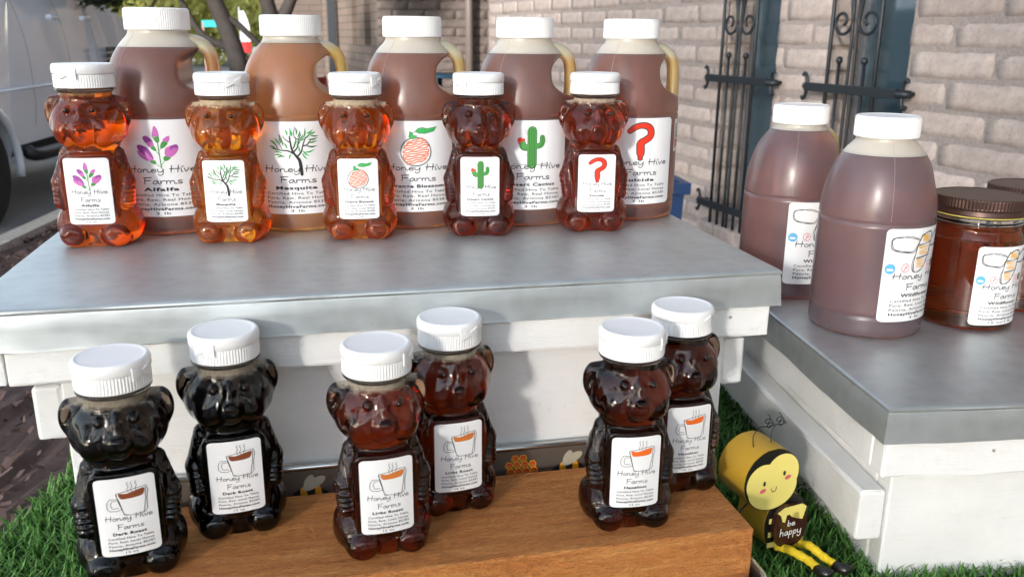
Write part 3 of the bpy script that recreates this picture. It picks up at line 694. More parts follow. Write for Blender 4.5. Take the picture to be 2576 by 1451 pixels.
def honey(name, coef, foam=None, level=.2, rough=.0, tint=(1, 1, 1), haze=(.1, .03, .01), hz=.17):
    """clear plastic full of honey: refraction with absorption inside, a pale band of foam above the fill line"""
    m = mat(name, tint, rough, IOR=1.47, Transmission_Weight=1.0); n, l = nodes(m)
    va = n.new('ShaderNodeVolumeAbsorption'); dn = max(coef)*1.02; va.inputs['Color'].default_value = (*[1-c/dn for c in coef], 1); va.inputs['Density'].default_value = dn
    out = n['Material Output']; l.new(va.outputs[0], out.inputs['Volume'])
    hb = n.new('ShaderNodeBsdfPrincipled'); hb.inputs['Base Color'].default_value = (*haze, 1); hb.inputs['Roughness'].default_value = .02; hb.inputs['IOR'].default_value = 1.47
    hb.inputs['Subsurface Weight'].default_value = .8; hb.inputs['Subsurface Radius'].default_value = (.02, .008, .003); hb.inputs['Subsurface Scale'].default_value = 1.
    hm = n.new('ShaderNodeMixShader'); hm.inputs[0].default_value = hz; l.new(P(m).outputs[0], hm.inputs[1]); l.new(hb.outputs[0], hm.inputs[2]); l.new(hm.outputs[0], out.inputs['Surface'])
    if foam:
        tc = n.new('ShaderNodeTexCoord'); sp = n.new('ShaderNodeSeparateXYZ'); l.new(tc.outputs['Object'], sp.inputs[0])
        nz = noise(m, coord(m), 140, 5, .7); ad = n.new('ShaderNodeMath'); ad.operation = 'MULTIPLY_ADD'
        l.new(nz, ad.inputs[0]); ad.inputs[1].default_value = .009; l.new(sp.outputs['Z'], ad.inputs[2])
        fac = val(m, ad.outputs[0], 0, 1, level+.0050, level+.0085)
        vl = n.new('ShaderNodeVectorMath'); vl.operation = 'LENGTH'; cx = n.new('ShaderNodeCombineXYZ'); l.new(sp.outputs['X'], cx.inputs['X']); l.new(sp.outputs['Y'], cx.inputs['Y']); l.new(cx.outputs[0], vl.inputs[0])
        mm = n.new('ShaderNodeMath'); mm.operation = 'MULTIPLY'; l.new(fac, mm.inputs[0]); l.new(val(m, vl.outputs['Value'], 1, 0, .0262, .0280), mm.inputs[1]); m8 = n.new('ShaderNodeMath'); m8.operation = 'MULTIPLY'; l.new(mm.outputs[0], m8.inputs[0]); m8.inputs[1].default_value = .62; fac = m8.outputs[0]
        fb = n.new('ShaderNodeBsdfPrincipled'); fb.inputs['Roughness'].default_value = .12
        l.new(ramp(m, noise(m, coord(m), 300, 4, .8), [(.3, tuple(x*.6 for x in foam)), (.6, foam)]), fb.inputs['Base Color'])
        mx = n.new('ShaderNodeMixShader'); l.new(fac, mx.inputs[0]); l.new(hm.outputs[0], mx.inputs[1]); l.new(fb.outputs[0], mx.inputs[2]); l.new(mx.outputs[0], out.inputs['Surface'])
    return m
M['neck'] = mat('clear_neck', (.93, .90, .86), .06, IOR=1.45, Transmission_Weight=1.0)
M['eye'] = mat('moulded_eye', (.012, .008, .006), .08)
def bear(label, kind, title, word, titlew, honey_mat, x, y, z, yaw, cap_yaw, group):
    t = thing('honey_bear_bottle', label, 'honey bottle', (x, y, z), R_(yaw), group)
    obj('bottle_body', BEAR, t, honey_mat); obj('neck', BNECK, t, M['neck'])
    c = obj('cap', BCAP, t, M['capwhite'], rotz=R_(cap_yaw)); obj('flip_lid', BLID, c, M['capwhite']); obj('thumb_tab', BTAB, c, M['capwhite'])
    for s in (-1, 1): obj('eye', BEYE, t, M['eye'], (s*.0102, -.0232, .1135))
    put_label(t, ('bear', title), .0362, .0552, bear_conf(.0752), kind, title, word, '12 oz', titlew)
    return t
ZP = CZ-.348; ZL = CZ-.184; ZL2 = CZ-.268       # timber top, tall hive lid, low hive lid
gU = 'honey bears on the tall hive lid'; gL = 'coffee honey bears on the timber'
HB = dict(
 alfalfa=honey('alfalfa_honey', (11, 55, 130), (.45, .30, .12), .1235, haze=(.34, .060, .016)),
 mesquite=honey('mesquite_honey', (6, 32, 118), (.72, .60, .40), .1195, haze=(.60, .19, .02)),
 orange=honey('orange_blossom_honey', (7, 40, 125), (.70, .60, .42), .1190, haze=(.46, .12, .02)),
 cactus=honey('desert_cactus_honey', (15, 58, 120), (.20, .10, .06), .1250, haze=(.13, .035, .018)),
 plain=honey('dark_amber_honey', (11, 54, 125), (.62, .52, .40), .1205, haze=(.22, .042, .015)),
 dark=honey('dark_roast_honey', (130, 160, 190), (.40, .34, .26), .1185, haze=(.004, .004, .004)),
 light=honey('light_roast_honey', (34, 86, 138), (.50, .44, .34), .1195, haze=(.060, .017, .010)),
 hazel=honey('hazelnut_honey', (46, 98, 138), (.16, .10, .07), .1250, haze=(.036, .013, .009)))
bear('dark red honey bear with purple flower label on the galvanised lid', 'alfalfa', 'Alfalfa', 'Real', .40, HB['alfalfa'], -.1945, .8400, ZL, -4, -14, gU).scale = (1.04, 1.04, 1.05)
bear('light amber honey bear with green tree label on the galvanised lid', 'mesquite', 'Mesquite', 'Local', .46, HB['mesquite'], -.0799, .8340, ZL, -6, 35, gU)
bear('amber honey bear with orange fruit label on the galvanised lid', 'orange', 'Orange Blossom', 'Local', .72, HB['orange'], .0367, .8264, ZL, -4, 55, gU)
bear('dark honey bear with green cactus label on the galvanised lid', 'cactus', 'Desert Cactus', 'Local', .68, HB['cactus'], .1497, .8199, ZL, -7, -48, gU)
bear('red brown honey bear with red question mark label on the lid', 'question', 'Suicide', 'Local', .40, HB['plain'], .2632, .8198, ZL, -6, -50, gU)
bear('black coffee honey bear at the timber end with dark roast cup label', 'cup_dark', 'Dark Roast', 'Local', .56, HB['dark'], -.1360, .5660, ZP, 10, 48, gL)
bear('black coffee honey bear with dark roast label close to the hive wall', 'cup_dark', 'Dark Roast', 'Local', .56, HB['dark'], -.0705, .6060, ZP, 7, -35, gL)
bear('brown honey bear with light roast cup label on the timber front', 'cup_light', 'Light Roast', 'Local', .58, HB['light'], .0316, .5580, ZP, 6, 55, gL)
bear('brown honey bear with light roast label behind its twin on timber', 'cup_light', 'Light Roast', 'Local', .58, HB['light'], .0882, .6045, ZP, 6, 22, gL)
bear('dark honey bear with hazelnut cup label on the timber front', 'cup_hazel', 'Hazelnut', 'Local', .46, HB['hazel'], .2125, .5560, ZP, -3, 58, gL)
bear('dark honey bear with hazelnut label near the yellow bee planter', 'cup_hazel', 'Hazelnut', 'Local', .46, HB['hazel'], .2690, .5980, ZP, 3, 14, gL)

# ------------------------------------------------------------------ handled jugs
JR = .0520
def jug_profile():
    p = [(.0440, 0), (.0485, .0008), (.0508, .0032), (.0515, .0070), (.0515, .0190), (.0506, .0202), (.0506, .0212), (JR, .0224), (JR, .1062), (.0509, .1072), (.0509, .1082), (.0519, .1096)]
    c = catmull([(.0519, .1096), (.0508, .123), (.0476, .140), (.0418, .157), (.0340, .1690), (.0278, .1758), (.0262, .1790), (.0262, .1845)], 7)
    return p+c[1:]
def build_jug(lo, hi, name):
    """slice of the handled jug between two heights, closed at both ends"""
    pr = jug_profile(); pr2 = [pr[0]]
    for a, b in zip(pr[:-1], pr[1:]):
        k = max(1, int(math.hypot(b[0]-a[0], b[1]-a[1])/.003))
        for i in range(1, k+1): pr2.append((a[0]+(b[0]-a[0])*i/k, a[1]+(b[1]-a[1])*i/k))
    zz = [z for r, z in pr2]; rr_ = [r for r, z in pr2]
    sl_ = [(r, z) for r, z in pr2 if lo < z < hi]
    if lo > 0: sl_ = [(float(np.interp(lo, zz, rr_)), lo)]+sl_
    else: sl_ = [pr2[0]]+[q for q in sl_ if q[1] > 0]
    if hi < .18: sl_ = sl_+[(float(np.interp(hi, zz, rr_)), hi)]
    n = 112; V = []; F = []
    for r, z in sl_:
        xc = .0212+abs((z-.1465)/.0195)**3*.0200
        for j in range(n):
            th = 2*math.pi*j/n; rr = r; c = math.cos(th)
            if c > .05 and z > .105 and z < .176:
                lim = xc/c; kk = .006; h = max(kk-abs(rr-lim), 0)/kk; rr = min(rr, lim)-h*h*kk*.25
            V.append((rr*math.cos(th), rr*math.sin(th), z))
    k = len(sl_)
    for i in range(k-1):
        for j in range(n): F.append((i*n+j, i*n+(j+1) % n, (i+1)*n+(j+1) % n, (i+1)*n+j))
    F.append(tuple(reversed(range(n)))); F.append(tuple(range((k-1)*n, k*n)))
    me = mesh(name, V, F, True); me.set_sharp_from_angle(angle=R_(60)); return me
JUGS = {lv: (build_jug(0, lv, 'jug_body'), build_jug(lv+.0002, .19, 'jug_shoulder')) for lv in (.1660, .1745)}
HP = catmull([(.018, 0, .1715), (.0270, 0, .1712), (.0360, 0, .1690), (.0432, 0, .1628), (.0462, 0, .1530), (.0470, 0, .1400), (.0468, 0, .1280), (.0455, 0, .1190), (.0420, 0, .1120)], 5)
nh = len(HP); JHAN = mesh('handle', *tube(HP, [.0098-.0016*math.sin(math.pi*min(1, i/(nh-1)*1.05)) for i in range(nh)], 16, .0073, (0, 1, 0)), True)
JCAP = ribbed_cap([(.0262, .1812), (.0280, .1810), (.0286, .1820), (.0286, .1965), (.0282, .1990), (.0270, .2000), (.0255, .2000), (.0248, .1996), (.0010, .1996)], 180, [0, 0, -.0004, -.0004, 0, 0, 0, 0, 0])
JSEAM = mesh('mould_seam', *tube([(0, -r-.00005, z) for r, z in jug_profile()[12:]], .00014, 5), True)
def zfac(m, level):
    n, l = nodes(m); tc = n.new('ShaderNodeTexCoord'); sp = n.new('ShaderNodeSeparateXYZ'); l.new(tc.outputs['Object'], sp.inputs[0]); return val(m, sp.outputs['Z'], 0, 1, level-.004, level+.004)
def frosted(name, haze, coef, mix, rough=.24, level=None, rad=(.03, .012, .007)):
    """milky squeeze plastic over honey: soft diffuse veil plus rough see-through with absorption inside"""
    m = mat(name, haze, .36, Subsurface_Weight=.6, Subsurface_Radius=rad, Subsurface_Scale=1.0, Specular_IOR_Level=.55, Coat_Weight=.3, Coat_Roughness=.32)
    n, l = nodes(m); out = n['Material Output']
    setc(m, mixc(m, val(m, noise(m, coord(m), 22, 3), .0, .5, .3, .7), haze, tuple(min(1, x*1.2) for x in haze)) if level is None else mixc(m, zfac(m, level), haze, (.74, .66, .50))); bump(m, noise(m, coord(m), 300, 3), .03, .0006)
    g = n.new('ShaderNodeBsdfPrincipled'); g.inputs['Base Color'].default_value = (.97, .95, .92, 1); g.inputs['Transmission Weight'].default_value = 1; g.inputs['IOR'].default_value = 1.36
    g.inputs['Roughness'].default_value = rough
    mx = n.new('ShaderNodeMixShader'); mx.inputs[0].default_value = mix; l.new(g.outputs[0], mx.inputs[1]); l.new(P(m).outputs[0], mx.inputs[2]); l.new(mx.outputs[0], out.inputs['Surface'])
    if coef:
        va = n.new('ShaderNodeVolumeAbsorption'); dn = max(coef)*1.02; va.inputs['Color'].default_value = (*[1-c/dn for c in coef], 1); va.inputs['Density'].default_value = dn; l.new(va.outputs[0], out.inputs['Volume'])
    return m
def cyl_conf(R, zt, a0=0.):
    def f(u, v, off):
        a = u/R+a0; rr = R+.00025+off; return (rr*math.sin(a), -rr*math.cos(a), zt-v)
    return f
def sticker(parent, lines, bar):
    W, H = .026, .033; cf = cyl_conf(JR, .1020, R_(66)); I = Ink(); hw = H/W
    for y in (.24, .86*hw): pass
    I.stroke([(-.40, .17*hw), (.40, .17*hw), (.40, .88*hw), (-.40, .88*hw), (-.40, .17*hw)], .025, 'ink', 1, False)
    for k, t in enumerate(lines): I.type(t, -.10, (.32+k*.13)*hw, .085*len(t)+.08, .10*hw, 'ink')
    I.fill([(-.36, .64*hw), (.36, .64*hw), (.36, .84*hw), (-.36, .84*hw)], 'i_red', 1); I.type(bar, 0, .79*hw, .56, .10*hw, 'i_white')
    I.ellipse(.28, .26*hw, .07, .07*1, 'ink', 1)
    s = obj('side_sticker', label_sheet(W, H, cf, .0008, 10), parent); obj('lettering', I.mesh('lettering', cf, W), s)
gJ = 'honey jugs on the tall hive lid'; gW = 'wildflower jugs on the low hive lid'
M['headspace'] = frosted('empty_frosted_plastic', (.70, .635, .54), (.5, 1.2, 2.5), .66, rad=(.012, .012, .012))
def jug(label, kind, title, word, titlew, haze, coef, hhaze, hcoef, level, x, y, z, yaw, group, stick=None):
    t = thing('honey_jug', label, 'honey jug', (x, y, z), R_(yaw), group); k = title.lower().replace(' ', '_')
    a, b = JUGS[level]; obj('jug_body', a, t, frosted('jug_'+k, tuple(x*1.12 for x in haze), (coef[0]*.5, coef[1]*.66, coef[2]*.8), .44)); obj('jug_shoulder', b, t, M['headspace'])
    obj('handle', JHAN, t, frosted('handle_'+k, hhaze, tuple(x*.6 for x in hcoef), .5, .34, level-.004))
    obj('screw_cap', JCAP, t, M['capwhite']); obj('mould_seam', JSEAM, t, M['seam'], rotz=R_(-40))
    put_label(t, ('jug', title), .0775, .0870, cyl_conf(JR, .1048), kind, title, word, '3 lb', titlew, .0045)
    if stick: sticker(t, *stick)
    return t
M['seam'] = mat('jug_seam', (.40, .32, .28), .4)
AMB = (.62, .38, .12)
jug('purple brown honey jug with big purple flower label', 'alfalfa', 'Alfalfa', 'Real', .40, (.27, .145, .125), (9, 32, 52), (.55, .26, .09), (8, 40, 90), .1660, -.1400, .9050, ZL, -3, gJ).scale = (1.02, 1.02, 1.025)
jug('orange brown honey jug with big green tree label', 'mesquite', 'Mesquite', 'Real', .50, (.52, .245, .13), (3.5, 16, 38), (.68, .44, .12), (4, 22, 90), .1745, -.0190, .8975, ZL, -2, gJ)
jug('brown honey jug with big orange fruit label', 'orange', 'Orange Blossom', 'Real', .70, (.31, .16, .125), (7, 27, 50), (.66, .45, .17), (4, 24, 80), .1660, .0965, .8884, ZL, -5, gJ, (('RAW', 'LOCAL', 'HONEY'), 'ARIZONA'))
jug('mauve brown honey jug with big green cactus label', 'cactus', 'Desert Cactus', 'Real', .64, (.25, .145, .13), (10, 30, 48), (.66, .40, .13), (5, 28, 85), .1660, .2080, .8800, ZL, -5, gJ, (('HIVE', 'TO', 'TABLE'), 'CERTIFIED'))
jug('mauve brown honey jug with big red question mark label', 'question', 'Suicide', 'Local', .42, (.26, .14, .12), (10, 31, 50), (.68, .46, .18), (4, 24, 80), .1660, .3225, .8885, ZL, -4, gJ, (('RAW', 'LOCAL', 'HONEY'), 'ARIZONA'))
jug('wildflower honey jug beside the glass jar with drawn bee label', 'bee', 'Wildflower', 'Local', .50, (.225, .165, .185), (12, 28, 36), (.66, .44, .17), (4, 24, 80), .1660, .5135, .7190, ZL2, 19, gW)
jug('wildflower honey jug filled to the neck behind another jug', 'bee', 'Wildflower', 'Local', .50, (.225, .15, .165), (12, 29, 38), (.70, .46, .12), (4, 24, 85), .1745, .5020, .8500, ZL2, 9, gW)

# ------------------------------------------------------------------ mason jars
def jar(label, x, y, yaw):
    t = thing('honey_jar', label, 'honey jar', (x, y, ZL2), R_(yaw), 'wide glass jars on the low hive lid')
    prof = [(.034, 0), (.0400, .0010), (.0428, .0045), (.0432, .010), (.0432, .080), (.0425, .0865), (.0405, .0920), (.0392, .0950), (.0392, .1000)]
    pr = catmull(prof, 4)
    obj('glass_body', mesh('glass_body', *lathe(pr, 80), True), t, M['jar_honey'])
    nk = [(.0372, .1002), (.0392, .1002), (.0402, .1018), (.0393, .1034), (.0393, .1050), (.0404, .1062), (.0394, .1080), (.0372, .1080)]
    obj('threaded_neck', mesh('threaded_neck', *lathe(nk, 64), True), t, M['neck'])
    lid = obj('lid', ribbed_cap([(.0395, .1092), (.0418, .1090), (.0422, .1100), (.0416, .1125), (.0412, .1140), (.0425, .1160), (.0429, .1172), (.0429, .1235), (.0424, .1250), (.0405, .1254), (.0395, .1248), (.0005, .1248)],
              168, [0, 0, 0, 0, 0, 0, -.0006, -.0006, 0, 0, 0, 0]), t, M['jar_lid'])
    obj('gasket', mesh('gasket', *lathe([(.0390, .1080), (.0420, .1080), (.0424, .1086), (.0418, .1090), (.0390, .1090)], 72), True), lid, M['gasket'])
    put_label(t, ('jar',), .0640, .0760, cyl_conf(.0432, .0830), 'bee', 'Wildflower', 'Local', '16 oz/1 lb', .54, .004)
    return t
M['jar_honey'] = honey('wildflower_honey', (9, 36, 80), None, .2, .0, haze=(.20, .06, .02))
M['jar_lid'] = mat('brown_lid', (.075, .040, .032), .38, .55)
M['gasket'] = mat('gasket', (.62, .52, .12), .4)
jar('round glass honey jar with brown lid and drawn bee label', .6200, .7120, 8)
jar('glass honey jar with brown lid standing behind the labelled jar', .7150, .7500, 60)
# ------------------------------------------------------------------ display table with artificial turf
TZ = CZ-.430                                  # turf level
tb = thing('display_table', 'folding table under the artificial turf and hives', 'table', (0, 0, 0))
TP = [(-.43, .30), (1.45, .30), (1.45, 1.42), (-.113, 1.42)]
def slab(poly, z0, z1):
    n = len(poly); V = [(x, y, z0) for x, y in poly]+[(x, y, z1) for x, y in poly]
    return MB().add(V, [tuple(reversed(range(n))), tuple(range(n, 2*n))]+[(i, (i+1) % n, n+(i+1) % n, n+i) for i in range(n)])
obj('table_top', slab([(-.41, .32), (1.43, .32), (1.43, 1.40), (-.10, 1.40)], TZ-.050, TZ-.016).mesh('table_top'), tb, mat('table_plastic', (.5, .5, .48), .5))
for x, y in ((-.25, .40), (1.35, .40), (.02, 1.30), (1.35, 1.30)): obj('leg', mesh('leg', *tube([(x, y, .05 if x < 0 else 0), (x, y, TZ-.05)], .016, 10), True), tb, mat('table_leg', (.2, .2, .2), .4, .8))
tf = thing('artificial_turf', 'green artificial turf mat spread under the hives', 'turf', (0, 0, 0))
M['turf'] = mat('turf_blade', (.05, .16, .03), .5, Specular_IOR_Level=.3)
setc(M['turf'], ramp(M['turf'], noise(M['turf'], coord(M['turf']), 240, 4), [(.30, (.030, .110, .020)), (.55, (.085, .22, .040)), (.72, (.20, .31, .08)), (.80, (.36, .34, .14))]))
obj('backing', slab(TP, TZ-.016, TZ-.010).mesh('backing'), tf, mat('turf_backing', (.015, .035, .012), .9))
def turf():
    V = []; F = []
    zones = [(-.46, -.17, .42, 1.20, 21000, .72), (.29, .62, .42, 1.15, 17000, .62), (-.2, .30, .34, .52, 2500, 1.)]
    for x0, x1, y0, y1, n, hh in zones:
        for _ in range(n):
            x, y = random.uniform(x0, x1), random.uniform(y0, y1)
            if x < -.425+(y-.30)*.283+random.uniform(-.012, .006): continue
            h = random.uniform(.016, .034)*hh; a = random.uniform(0, 6.283); wd = random.uniform(.0007, .0013); le = random.uniform(.004, .020)
            dx, dy = math.cos(a)*le, math.sin(a)*le; ex, ey = -math.sin(a)*wd, math.cos(a)*wd; z = TZ-.011; b = len(V)
            V += [(x-ex, y-ey, z), (x+ex, y+ey, z), (x+dx*.35+ex, y+dy*.35+ey, z+h*.65), (x+dx*.35-ex, y+dy*.35-ey, z+h*.65), (x+dx, y+dy, z+h)]
            F += [(b, b+1, b+2, b+3), (b+3, b+2, b+4)]
    o = obj('blades', mesh('blades', V, F, True), tf, M['turf']); o['kind'] = 'stuff'
turf()

# ------------------------------------------------------------------ bee hives with telescoping lids
M['nail'] = mat('nail_head', (.45, .44, .42), .5, .6)
NAIL = MB().add([(x, z, y) for x, y, z in lathe([(.0004, -.0006), (.0014, -.0004), (.0014, .0004), (.0004, .0006)], 10)[0]], lathe([(.0004, -.0006), (.0014, -.0004), (.0014, .0004), (.0004, .0006)], 10)[1]).mesh('nail')
def metal_cap(W, D, s, seed):
    rg = random.Random(seed); V = []; F = []; nx, ny = 40, 26; r = .0035
    def bend(x, y): return .0006*math.sin(x*17+seed)*math.sin(y*13)
    rings = []
    prof = [(-.028, 0.), (-.012, 0.), (-.0045, .0000), (-.0012, -.0004), (.0004, -.0016), (.0007, -.0030), (.0004, -.0042), (-.0004, -.0048), (.0001, -.0062), (.0008, -s*.5), (.0016, -s+.002), (.0020, -s), (.0004, -s-.0004)]
    per = [(i/nx*W, 0) for i in range(nx)]+[(W, j/ny*D) for j in range(ny)]+[(W-i/nx*W, D) for i in range(nx)]+[(0, D-j/ny*D) for j in range(ny)]
    n = len(per)
    for k, (o, z) in enumerate(prof):
        st = len(V)
        for (x, y) in per:
            cx, cy_ = x-W/2, y-D/2; px = (W/2+o)/(W/2)*cx; py = (D/2+o)/(D/2)*cy_
            wob = .0007*math.sin(x*41+y*29+seed*3)*(k > 8)+rg.uniform(-.00025, .00025)*(k > 3)
            V.append((px+W/2+(wob if abs(cx) > W/2-.001 else 0), py+D/2+(wob if abs(cy_) > D/2-.001 else 0), z+rg.uniform(-.0005, .0005)*(k > 10)))
        rings.append(st)
    for a, b in zip(rings[:-1], rings[1:]):
        for i in range(n): F.append((a+i, b+i, b+(i+1) % n, a+(i+1) % n))
    F.append(tuple(range(n)))
    me = MB().add(V, F).mesh('metal_top', True); me.set_sharp_from_angle(angle=R_(24)); return me
def hive_lid(label, loc, rz, W, D, s, wd, seed):
    t = thing('hive_cover', label, 'hive lid', loc, rz, 'galvanised hive lids')      # origin: front left corner at the lid's top
    obj('metal_top', metal_cap(W, D, s, seed), t, M['galv'])
    i = .004; b = -s-wd; th = .019
    obj('front_board', bevelled_box(i+(.021 if seed == 1 else 0), W-i, i, i+th, b, -.004, .0022, 2, .0005, 16), t, M['paint'])
    if seed == 1: obj('end_grain_block', bevelled_box(i+.001, i+.020, i-.0005, i+th, b+.001, -.004, .002, 2, .0006), t, M['paint'])
    obj('back_board', bevelled_box(i, W-i, D-i-th, D-i, b, -.004, .002), t, M['paint'])
    obj('side_board', bevelled_box(i, i+th, i+th+.001, D-i-th-.001, b, -.004, .0022, 2, .0005, 14), t, M['paint'])
    obj('side_board', bevelled_box(W-i-th, W-i, i+th+.001, D-i-th-.001, b, -.004, .0022, 2, .0005, 14), t, M['paint'])
    for k, x in enumerate(np.linspace(.09, W-.06, 3)): obj('nail', NAIL, t, M['nail'], (x+random.uniform(-.02, .02), i-.0001, b+wd*(.35 if k % 2 else .65)))
    obj('inner_panel', bevelled_box(i+th, W-i-th, i+th, D-i-th, -.020, -.005, .001), t, M['paint'])
    return t
def hive_box(label, loc, rz, W, D, H, c0, c1, cw):
    t = thing('hive_box', label, 'bee hive', loc, rz, 'white painted hive boxes'); th = .021      # origin: front left corner at ground
    obj('front_panel', bevelled_box(.0, W, 0, th, 0, H, .002, 2, .0003, 12), t, M['paint'])
    obj('back_panel', bevelled_box(0, W, D-th, D, 0, H, .002), t, M['paint'])
    obj('side_panel', bevelled_box(0, th, th+.0005, D-th-.0005, 0, H, .002), t, M['paint']); obj('side_panel', bevelled_box(W-th, W, th+.0005, D-th-.0005, 0, H, .002), t, M['paint'])
    obj('floor', bevelled_box(th, W-th, th, D-th, 0, .018, .001), t, M['paint'])
    for x0, x1 in ((-cw, -.0005), (W+.0005, W+cw)): obj('cleat', bevelled_box(x0, x1, .002, D-.03, c0, c1, .0028, 2, .0006, 14), t, M['paint'])
    return t
hive_lid('wide galvanised hive lid carrying five bears and five jugs', (-.2470, .632, ZL), 0, .6163, .49, .0306, .0278, 1)
hive_box('tall white hive box standing behind the timber', (-.196, .661, TZ-.010), 0, .534, .435, ZL-.0060-.0585-TZ+.0500, ZL-TZ+.010-.113, ZL-TZ+.010-.070, .021)
hr = R_(-7)
hive_lid('galvanised hive lid carrying wildflower jugs and glass jars', (.412, .532, ZL2), hr, .60, .49, .0300, .0320, 5)
hx = Vector((.412, .532, 0))+Matrix.Rotation(hr, 3, 'Z') @ Vector((.026, .026, 0))
hive_box('low white hive box with long cleat beside the bee planter', (hx.x, hx.y, TZ-.010), hr, .548, .438, ZL2-TZ+.010-.024, ZL2-TZ+.010-.132, ZL2-TZ+.010-.087, .024)

# ------------------------------------------------------------------ tin tray, cedar timber
def tin_tray():
    t = thing('tin_tray', 'green tin tray with rolled metal rim and printed bees around the timber', 'tray', (0, 0, TZ-.008))
    x0, x1, y0, y1 = -.170, .3085, .500, .6535; zf, zb = .052, .1035; r = .016
    per = []
    for cx, cy_, a0 in ((x1-r, y0+r, -90), (x1-r, y1-r, 0), (x0+r, y1-r, 90), (x0+r, y0+r, 180)):
        for k in range(9): a = R_(a0+k*90/8); per.append((cx+r*math.cos(a), cy_+r*math.sin(a)))
    def top(y): u = min(max((y-(y1-.030))/.024, 0), 1); return zf+(zb-zf)*u*u*(3-2*u)
    n = len(per); V = []; F = []
    for k, (ins, fz) in enumerate(((.006, 0), (0, 1), (-.0015, 1), (.0075, .02))):
        for x, y in per:
            cx, cy_ = (x0+x1)/2, (y0+y1)/2; d = ins if k != 2 else .0012
            px = x-math.copysign(min(abs(x-cx), d), x-cx); py = y-math.copysign(min(abs(y-cy_), d), y-cy_)
            V.append((px, py, top(y)*fz if fz == 1 else .002 if k == 3 else 0))
    for i in range(n): j = (i+1) % n; F += [(i, j, n+j, n+i), (2*n+i, 2*n+j, 3*n+j, 3*n+i)]
    me = mesh('tray_wall', V, F, True, [mat('green_tin', (.02, .10, .055), .35), mat('bare_tin_inside', (.16, .13, .105), .45, .5)], [k % 2 for k in range(len(F))])
    obj('tray_wall', me, t)
    obj('tray_floor', mesh('tray_floor', V[:n]+V[3*n:], [tuple(reversed(range(n))), tuple(range(n, 2*n))]), t, mat('tray_floor', (.10, .09, .08), .5, .5))
    pts = [(x, y, top(y)) for x, y in per]
    dense = []
    for i in range(n):
        a, b = Vector(pts[i]), Vector(pts[(i+1) % n]); m_ = max(1, int((b-a).length/.012))
        for k in range(m_):
            q = a.lerp(b, k/m_); dense.append((q.x, q.y, top(q.y)))
    dense += dense[:2]
    obj('rolled_rim', mesh('rolled_rim', *tube(dense, .0030, 10), True), t, mat('bright_tin', (.62, .62, .60), .22, .95))
    yy = y1-.0105-.0006
    def pr(name, I, cx, zt, W):
        obj(name, I.mesh(name, lambda u, v, off: (cx+u, y1-.0020-off-(.0085*min(1, (v+(top(y1)-zt))/.10)), zt-v), W, .02, .0001), t)
    for cx in (-.020, .196):
        I = Ink(); I.ellipse(0, .62, .46, .30, 'ink', 0)
        for x in (-.22, .12): I.fill([(x, .38), (x+.12, .34), (x+.16, .60), (x+.12, .90), (x+.02, .88)], 'i_beey', 1, True)
        I.ellipse(.10, .24, .30, .12, 'i_wing', 2, rot=-.5); I.ellipse(-.02, .20, .20, .10, 'i_wing', 3, rot=-1.1); I.ellipse(-.43, .62, .10, .12, 'i_bark', 1)
        pr('printed_bee', I, cx, TZ*0+.0985, .034)
    I = Ink()
    for rw, (n_, y) in enumerate(((2, .16), (4, .38), (4, .60), (3, .82))):
        for k in range(n_):
            cx = (k-(n_-1)/2)*.26+.05*rw; I.ellipse(cx, y, .145, .145, 'i_yellow', 0, 6); I.ellipse(cx, y, .105, .105, 'i_red', 1, 8); I.ellipse(cx-.02, y+.03, .08, .07, 'i_tan', 2, 8)
    I.fill([(-.72, .75), (-.62, 1.1), (-.80, 1.1)], 'i_red', 0); pr('printed_honeycomb', I, .153, .0985, .026)
    return t
tin_tray()
def cedar():
    m = mat('rough_cedar', (.40, .15, .05), .78); g = noise(m, coord(m, (1, 9, 9)), 16, 5, .6, .5); fine = noise(m, coord(m, (9, 70, 70)), 12, 4, .7); saw = noise(m, coord(m, (12, 55, 30)), 9, 4, .65, .8)
    c = ramp(m, g, [(.28, (.54, .180, .042)), (.48, (.70, .260, .062)), (.70, (.80, .36, .10))])
    c = mixc(m, .45, c, ramp(m, fine, [(.32, (.48, .34, .25)), (.43, (1, 1, 1))]), 'MULTIPLY'); setc(m, mixc(m, .35, c, ramp(m, saw, [(.35, (.78, .70, .62)), (.6, (1.15, 1.1, 1.06))]), 'MULTIPLY'))
    b1 = bump(m, fine, 1.0, .0040); bump(m, saw, .7, .0030, b1); return m
def timber():
    x0, x1, y0, y1, z0, z1 = -.158, .3005, .5165, .6345, -.0725, 0.; nx, ny, nz = 120, 30, 18; V = []; F = []
    rg = random.Random(11)
    bm = bmesh.new(); bmesh.ops.create_cube(bm, size=1)
    for v in bm.verts: v.co = ((x0+x1)/2+v.co.x*(x1-x0), (y0+y1)/2+v.co.y*(y1-y0), (z0+z1)/2+v.co.z*(z1-z0))
    bmesh.ops.bevel(bm, geom=list(bm.edges), offset=.0018, segments=2, affect='EDGES', profile=.5)
    for ax, lo, hi, k in ((0, x0, x1, 90), (1, y0, y1, 16), (2, z0, z1, 10)):
        for i in range(1, k):
            no = [0, 0, 0]; no[ax] = 1; co = [0, 0, 0]; co[ax] = lo+(hi-lo)*i/k
            bmesh.ops.bisect_plane(bm, geom=bm.verts[:]+bm.edges[:]+bm.faces[:], plane_co=co, plane_no=no)
    for v in bm.verts: v.co += Vector((0, rg.uniform(-.0004, .0004), -rg.uniform(0, .0004)))
    me = bpy.data.meshes.new('timber'); bm.to_mesh(me); bm.free()
    o = obj('cedar_timber', me, None, cedar(), (0, 0, ZP)); tag(o, 'rough orange cedar timber carrying six coffee honey bears', 'timber')
timber()

